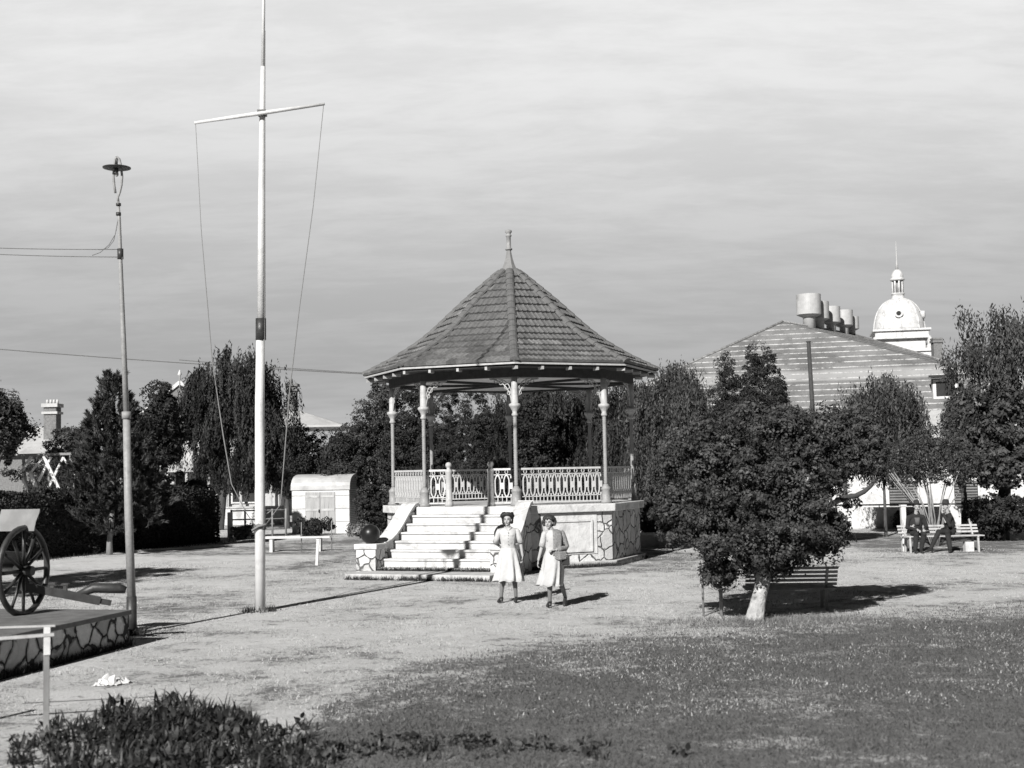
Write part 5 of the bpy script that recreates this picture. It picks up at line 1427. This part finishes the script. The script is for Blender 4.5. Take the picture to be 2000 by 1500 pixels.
def hairdo(c, rad, name, m_, parent, seed, curls=60, cr=.028, cut=None):
    rg = random.Random(seed); mb = MB(); mb.ball(c, rad, 20)
    for i in range(curls):
        d_ = Vector((rg.gauss(0, 1), rg.gauss(0, 1), rg.gauss(0, 1))).normalized()
        p = Vector(c) + Vector((d_.x * rad[0], d_.y * rad[1], d_.z * rad[2])) * .98
        if cut and cut(p): continue
        mb.ball(p, cr * rg.uniform(.7, 1.25), 8)
    return solidify(mb, name, [m_], parent, .009, 1)

def woman_one():
    b0 = G(995, 1177)
    w_ = thing('person', 'woman with dark rolled hair in a pale short-sleeved dress holding a small dark purse', 'person', b0)
    mb = MB()
    limb(mb, [(-.085, 0, .90), (-.115, -.01, .50), (-.155, .01, .12)], [.085, .052, .034])
    limb(mb, [(-.11, .012, .38), (-.125, .02, .33)], [.050, .046])
    limb(mb, [(.085, 0, .90), (.105, -.03, .50), (.125, .03, .12)], [.085, .052, .034])
    limb(mb, [(.108, .005, .38), (.112, .01, .33)], [.050, .046])
    for x, y in ((-.16, -.04), (.125, -.02)): mb.ball((x, y, .06), (.032, .075, .028), 12)
    mb.ball((0, 0, .93), (.155, .11, .13), 18); mb.ball((0, 0, 1.06), (.115, .085, .13), 18); mb.ball((0, 0, 1.24), (.15, .10, .16), 18)
    for sg in (-1, 1): mb.ball((.062 * sg, -.055, 1.23), (.055, .045, .055), 14)
    limb(mb, [(-.155, .0, 1.355), (0, .0, 1.375), (.155, 0, 1.355)], [.045, .055, .045])
    limb(mb, [(0, .0, 1.36), (0, -.005, 1.47)], [.050, .046])
    limb(mb, [(.165, 0, 1.35), (.235, .01, 1.10), (.265, -.03, .88)], [.046, .034, .024])
    limb(mb, [(-.165, 0, 1.35), (-.245, .08, 1.12), (-.10, .17, 1.0)], [.046, .034, .024])
    hand(mb, (.265, -.03, .87), (.02, -.05, -1), (-1, 0, 0), .6, 1); hand(mb, (-.10, .17, 1.0), (1, .2, -.1), (0, 1, 0), .4, 1)
    hc = (-.005, -.01, 1.56); paint, _ = head(mb, hc, R(-14), R(2))
    def pt(cen, idx):
        idx = paint(cen, idx); idx[cen[:, 2] < .60] = 2; return idx
    solidify(mb, 'body', [M['skin'], M['features'], M['stocking']], w_, .006, 3, pt)
    f0 = .0
    rings = [(0, 0, 1.415, .060, .060, 0, 3, 0), (0, 0, 1.395, .125, .075, 0, 3, 0), (0, -.005, 1.35, .172, .10, .0, 3, 0), (0, -.01, 1.27, .158, .132, .015, 5, 0), (0, -.01, 1.20, .152, .134, .02, 6, .3), (0, 0, 1.12, .138, .112, .03, 8, .5), (0, 0, 1.07, .128, .098, .02, 10, 1), (0, 0, 1.05, .126, .098, 0, 8, 1),
             (0, 0, 1.02, .145, .115, .01, 8, 1), (0, 0, .94, .185, .145, .02, 8, 1), (0, 0, .80, .205, .165, .06, 9, 1), (0, 0, .65, .235, .19, .10, 9, 1.1), (0, 0, .50, .262, .212, .13, 9, 1.25), (-.005, 0, .415, .278, .23, .15, 9, 1.4), (-.005, 0, .41, .272, .225, .15, 9, 1.4)]
    dr = cloth(loft(rings, 72), 'dress', M['dress'], w_)
    loft([(0, 0, 1.075, .133, .103, 0, 1, 0), (0, 0, 1.04, .136, .105, 0, 1, 0)], 40).build('belt', M['dress2'], dr)
    for sg, pts in ((1, [(.155, 0, 1.375), (.175, 0, 1.33), (.205, .005, 1.22), (.238, .01, 1.12)]), (-1, [(-.155, 0, 1.375), (-.175, .0, 1.33), (-.21, .04, 1.22), (-.238, .07, 1.13)])):
        MB().tube(pts, [.045, .054, .055, .062], 16).build('sleeve', M['dress'], dr)
    mb = MB()
    for i_ in range(5): mb.ball((.004, -.141 + .004 * i_ * (1 if i_ > 2 else 0), 1.32 - .055 * i_), .010, 8)
    mb.build('button', M['knit'], dr)
    mb = MB(); mb.beam((-.085, -.128, 1.27), (-.035, -.138, 1.265), .01, .016); mb.beam((.040, -.138, 1.265), (.090, -.128, 1.27), .01, .016); mb.build('pocket_flap', M['dress2'], dr)
    mb = MB(); mb.tube([(-.07, -.05, 1.425), (-.03, -.085, 1.385), (0, -.098, 1.345), (.03, -.085, 1.385), (.07, -.05, 1.425)], .014, 8); mb.build('collar', M['dress2'], dr)
    # rolled hair swept up over the forehead
    c = Vector(hc)
    mb = MB(); mb.ball(c + Vector((.005, .030, .045)), (.092, .092, .094), 18)
    for a in np.linspace(-1.6, 1.6, 15): mb.ball(c + Vector((-.005 + .098 * math.sin(a), -.055 * math.cos(a) + .01, .070 + .038 * math.cos(a))), .042, 10)
    for sg in (-1, 1):
        for q_ in range(4): mb.ball(c + Vector(((.092 - .004 * q_) * sg, .015 + .012 * q_, .055 - .036 * q_)), .032, 9)
    rgh = random.Random(2)
    for _ in range(46):
        a = rgh.uniform(-2.2, 2.2); mb.ball(c + Vector((.100 * math.sin(a), -.060 * math.cos(a) + .02, rgh.uniform(.075, .135))), rgh.uniform(.014, .024), 8)
    for a in np.linspace(0, PI, 8): mb.ball(c + Vector((.075 * math.cos(a), .035 + .07 * math.sin(a), -.055)), .030, 9)
    solidify(mb, 'hair', [M['hair_dark']], w_, .008, 1)
    for x, y, tx in ((-.155, .01, -.35), (.125, .03, -.10)):
        mb = MB(); shoe(mb, (x, y, .10), (tx, -1, 0), 1.0, .03); mb.build('shoe', M['leather'], w_)
    pu = thing('small_purse', 'small dark purse held by the woman in the pale dress', 'purse', (b0.x + .27, b0.y - .05, .66))
    MB().box((0, 0, .055), (.055, .15, .10)).build('pouch', M['leather'], pu, bevel=.02)
    MB().tube([(0, -.05, .10), (0, -.04, .145), (0, .0, .165), (0, .04, .145), (0, .05, .10)], .006, 6).build('handle', M['leather'], pu)
    return w_
woman_one()

def woman_two():
    b0 = G(1082, 1186)
    w_ = thing('person', 'smiling woman with curly brown hair striding in a cream dress and grey cardigan', 'person', b0)
    mb = MB()
    limb(mb, [(-.04, 0, .89), (-.065, -.07, .50), (-.075, -.02, .12)], [.085, .052, .034]); limb(mb, [(-.07, -.055, .38), (-.07, -.045, .33)], [.050, .046])
    limb(mb, [(.075, .02, .89), (.12, .03, .50), (.215, .24, .17)], [.085, .052, .034]); limb(mb, [(.145, .09, .38), (.16, .12, .34)], [.050, .046])
    mb.ball((-.085, -.08, .06), (.032, .075, .028), 12); mb.ball((.21, .20, .08), (.03, .06, .035), 12)
    mb.ball((.015, 0, .92), (.15, .12, .13), 18); mb.ball((.01, 0, 1.05), (.112, .09, .13), 18); mb.ball((.01, 0, 1.23), (.145, .105, .16), 18)
    for sg in (-1, 1): mb.ball((.01 - .02 + .058 * sg, -.055, 1.22), (.055, .045, .055), 14)
    limb(mb, [(-.13, -.03, 1.345), (.01, .0, 1.365), (.155, .03, 1.345)], [.045, .055, .045])
    limb(mb, [(.0, .0, 1.35), (-.045, -.02, 1.455)], [.050, .046])
    limb(mb, [(-.14, -.03, 1.34), (-.20, -.02, 1.09), (-.265, -.07, .87)], [.046, .034, .024])
    limb(mb, [(.165, .03, 1.34), (.235, .03, 1.08), (.06, -.17, 1.045)], [.046, .036, .026])
    hand(mb, (-.265, -.07, .86), (-.2, -.1, -1), (1, -.1, 0), .45, -1); hand(mb, (.05, -.175, 1.045), (-1, -.1, -.05), (0, 0, -1), .6, 1)
    hc = (-.06, -.03, 1.535); paint, _ = head(mb, hc, R(-20), R(3))
    def pt(cen, idx):
        idx = paint(cen, idx); idx[cen[:, 2] < .60] = 2; return idx
    solidify(mb, 'body', [M['skin'], M['features'], M['stocking']], w_, .006, 3, pt)
    rings = [(-.01, 0, 1.40, .065, .06, 0, 3, 0), (0, 0, 1.38, .115, .075, 0, 3, 0), (.01, -.005, 1.335, .158, .10, .0, 3, 0), (.01, -.005, 1.26, .142, .118, .015, 5, 0), (.01, -.005, 1.18, .138, .118, .02, 6, .3), (.01, 0, 1.10, .142, .112, .02, 8, .5), (.01, 0, 1.04, .132, .10, 0, 10, 1),
             (.01, 0, 1.00, .150, .12, .01, 7, 1), (.005, 0, .92, .178, .15, .02, 7, 1), (0, 0, .78, .190, .17, .06, 8, 1), (-.02, .01, .62, .205, .20, .10, 8, 1.15), (-.045, .02, .48, .215, .235, .12, 8, 1.3), (-.065, .03, .40, .22, .25, .14, 8, 1.45), (-.065, .03, .395, .215, .245, .14, 8, 1.45)]
    dr = cloth(loft(rings, 72), 'dress', M['dress2'], w_)
    loft([(.01, 0, 1.055, .137, .105, 0, 1, 0), (.01, 0, 1.02, .139, .108, 0, 1, 0)], 40).build('belt', M['dress'], dr)
    st_ = [(.105, -.135, 1.0), (.125, -.155, .85), (.125, -.175, .70), (.115, -.195, .55), (.108, -.215, .42)]
    MB().tube(st_, .012, 6).build('pleat_shade', M['leather'], dr)  # dark strip standing in for the shadow along a skirt pleat
    MB().tube([(-.13, -.03, 1.365), (-.15, -.03, 1.32), (-.178, -.025, 1.20), (-.20, -.02, 1.10)], [.045, .052, .054, .058], 16).build('sleeve', M['dress2'], dr)
    # cardigan over the shoulders, its sleeve round the bent arm
    rings = [(0.01, .015, 1.405, .085, .07, 0, 3, 0), (.02, .01, 1.365, .155, .105, .0, 3, 0), (.025, .0, 1.27, .164, .132, .03, 7, 0), (.025, 0, 1.15, .160, .134, .05, 7, .4), (.02, 0, 1.05, .160, .138, .07, 7, .8), (.02, 0, .93, .18, .155, .09, 7, 1.0)]
    cg = cloth(loft(rings, 44, R(-97), R(160), False), 'cardigan', M['knit'], w_, .012)
    MB().tube([(.15, .03, 1.37), (.175, .03, 1.32), (.215, .035, 1.20), (.245, .035, 1.09), (.22, 0, 1.055), (.13, -.10, 1.055), (.08, -.15, 1.05)], [.045, .060, .058, .060, .058, .050, .042], 16).build('sleeve', M['knit'], cg)
    mb = MB()
    for i in range(4): mb.tube([(.03, -.17 + .01 * i, 1.00 - .035 * i), (.12, -.155, .985 - .035 * i), (.235, -.10, .995 - .035 * i)], [.024, .03, .024], 10)
    solidify(mb, 'folded_wrap', [M['knit']], w_, .008, 2)
    hb = thing('handbag', 'dark handbag hanging from the forearm of the woman in the grey cardigan', 'handbag', (b0.x + .225, b0.y - .07, .76))
    MB().box((0, 0, .075), (.15, .06, .15)).build('pouch', M['leather'], hb, bevel=.015)
    MB().tube([(-.05, 0, .145), (-.04, 0, .22), (0, 0, .26), (.04, 0, .22), (.05, 0, .145)], .007, 6).build('handle', M['leather'], hb)
    c = Vector(hc)
    mb = MB(); mb.ball(c + Vector((.005, .025, .045)), (.096, .092, .096), 18); rg = random.Random(8)
    for i in range(210):
        a = rg.uniform(0, 2 * PI); e_ = rg.uniform(-.75, 1.4); d_ = Vector((math.cos(a) * math.cos(e_), math.sin(a) * math.cos(e_), math.sin(e_)))
        if d_.y < -.35 and d_.z < .38: continue
        p = c + Vector((.005, .012, .015)) + Vector((d_.x * .112, d_.y * .105, d_.z * .105)); mb.ball(p, rg.uniform(.018, .032), 8)
    solidify(mb, 'hair', [M['hair_mid']], w_, .007, 1)
    mb = MB(); shoe(mb, (-.075, -.02, .105), (-.35, -1, 0), 1.0, .035); mb.build('shoe', M['leather'], w_)
    mb = MB(); shoe(mb, (.215, .24, .15), (-.15, -1, 0), 1.0, .03, pitch=.42); mb.build('shoe', M['leather'], w_)
    return w_
woman_two()

def hat(c, m_, parent, yaw=0, tilt=0.0):
    mb = MB(); mb.lathe([(.005, .13), (.05, .135), (.078, .115), (.092, .05), (.096, .012), (.155, .0), (.165, .012), (.163, .018), (.15, .010), (.10, .016), (.02, .02)][::-1], (0, 0, 0), 24)
    o = mb.build('hat', m_, parent); o.location = c; o.rotation_euler = (tilt, 0, yaw); o.scale = (.92, 1.08, 1); return o

def man_front():
    b0 = Vector((mbn.x - .68, mbn.y, 0)); z0 = .47
    w_ = thing('person', 'man in dark suit and hat facing front on the left of the white bench', 'person', b0)
    mb = MB(); hc = (.02, -.02, z0 + .80)
    limb(mb, [(0, .05, z0 + .55), (.01, .0, z0 + .70)], [.055, .052]); mb.ball((0, .05, z0 + .35), (.15, .10, .20), 14)
    hand(mb, (-.06, -.30, z0 + .17), (.3, -1, -.3), (0, 0, -1), .7, 1); hand(mb, (.10, -.30, z0 + .17), (-.3, -1, -.3), (0, 0, -1), .7, -1)
    limb(mb, [(-.16, .0, z0 + .25), (-.06, -.29, z0 + .17)], [.03, .026]); limb(mb, [(.18, .0, z0 + .25), (.10, -.29, z0 + .17)], [.03, .026])
    limb(mb, [(-.10, -.1, z0 + .1), (-.15, -.1, z0 + .25), (0, .05, z0 + .35)], [.03, .03, .03])
    limb(mb, [(.12, .0, z0 + .3), (0, .05, z0 + .35)], [.03, .03])
    paint, _ = head(mb, hc, R(-10), R(14), 1.04)
    solidify(mb, 'body', [M['skin'], M['features']], w_, .0075, 3, paint)
    mb = MB()
    mb.ball((0, .06, z0 + .10), (.19, .15, .14), 16); mb.ball((0, .05, z0 + .32), (.185, .135, .26), 18); limb(mb, [(-.17, .04, z0 + .50), (0, .05, z0 + .55), (.17, .04, z0 + .50)], [.075, .08, .075])
    limb(mb, [(-.20, .04, z0 + .50), (-.26, .02, z0 + .23), (-.10, -.24, z0 + .18)], [.070, .058, .045]); limb(mb, [(.20, .04, z0 + .50), (.28, .02, z0 + .23), (.13, -.24, z0 + .18)], [.070, .058, .045])
    limb(mb, [(-.10, .0, z0 + .06), (-.15, -.42, z0 + .06), (-.19, -.40, .11)], [.098, .075, .058]); limb(mb, [(.09, .0, z0 + .06), (.06, -.44, z0 + .06), (-.02, -.38, .11)], [.098, .075, .058])
    solidify(mb, 'suit', [M['suit']], w_, .012, 3)
    cloth(loft([(0, -.085, z0 + .30, .05, .03, 0, 1, 0), (0, -.08, z0 + .50, .07, .03, 0, 1, 0)], 16), 'shirt_front', M['felt_grey'], w_)
    for x in (-.19, -.02):
        mb = MB(); shoe(mb, (x, -.40, .10), (-.1, -1, 0), 1.1, .01); mb.build('shoe', M['leather'], w_)
    hat((hc[0], hc[1] + .02, hc[2] + .055), M['felt'], w_, R(-10), R(-10))
man_front()
def man_side():
    b0 = Vector((mbn.x + .22, mbn.y, 0)); z0 = .47
    w_ = thing('person', 'man in dark suit and hat turned left with outstretched legs on the white bench', 'person', b0)
    mb = MB(); hc = (-.08, .0, z0 + .80)
    limb(mb, [(0.02, .04, z0 + .55), (-.045, .02, z0 + .70)], [.055, .052]); mb.ball((.02, .04, z0 + .35), (.12, .14, .20), 14)
    limb(mb, [(.02, .04, z0 + .40), (-.05, -.12, z0 + .42), (-.13, -.12, z0 + .36), (-.20, -.08, z0 + .66)], [.04, .04, .03, .026])
    hand(mb, (-.20, -.08, z0 + .66), (.1, .1, 1), (1, .3, 0), .9, 1)
    limb(mb, [(.02, .04, z0 + .40), (-.02, .16, z0 + .28), (-.25, .05, z0 + .16)], [.04, .04, .026]); hand(mb, (-.25, .05, z0 + .16), (-1, -.2, -.2), (0, 0, -1), .6, 1)
    paint, _ = head(mb, hc, R(-72), R(6), 1.04)
    solidify(mb, 'body', [M['skin'], M['features']], w_, .0075, 3, paint)
    mb = MB()
    mb.ball((.05, .06, z0 + .10), (.16, .18, .14), 16); mb.ball((.035, .05, z0 + .32), (.15, .175, .26), 18); limb(mb, [(.0, -.12, z0 + .50), (.03, .05, z0 + .55), (.03, .2, z0 + .50)], [.075, .08, .075])
    limb(mb, [(.0, -.14, z0 + .50), (-.04, -.20, z0 + .27), (-.18, -.10, z0 + .58)], [.070, .058, .042]); limb(mb, [(.02, .2, z0 + .50), (-.02, .24, z0 + .24), (-.20, .08, z0 + .17)], [.070, .058, .045])
    limb(mb, [(.02, -.02, z0 + .08), (-.36, -.20, z0 + .10), (-.62, -.30, .14)], [.098, .075, .055]); limb(mb, [(.02, .08, z0 + .06), (-.18, -.38, z0 + .10), (-.14, -.44, .11)], [.098, .078, .06])
    solidify(mb, 'suit', [M['suit']], w_, .012, 3)
    mb = MB(); shoe(mb, (-.64, -.31, .12), (-1, -.4, 0), 1.1, .01); mb.build('shoe', M['leather'], w_)
    mb = MB(); shoe(mb, (-.14, -.44, .10), (-.5, -1, 0), 1.1, .01); mb.build('shoe', M['leather'], w_)
    hat((hc[0] + .015, hc[1], hc[2] + .06), M['felt'], w_, R(-72), R(-4))
man_side()
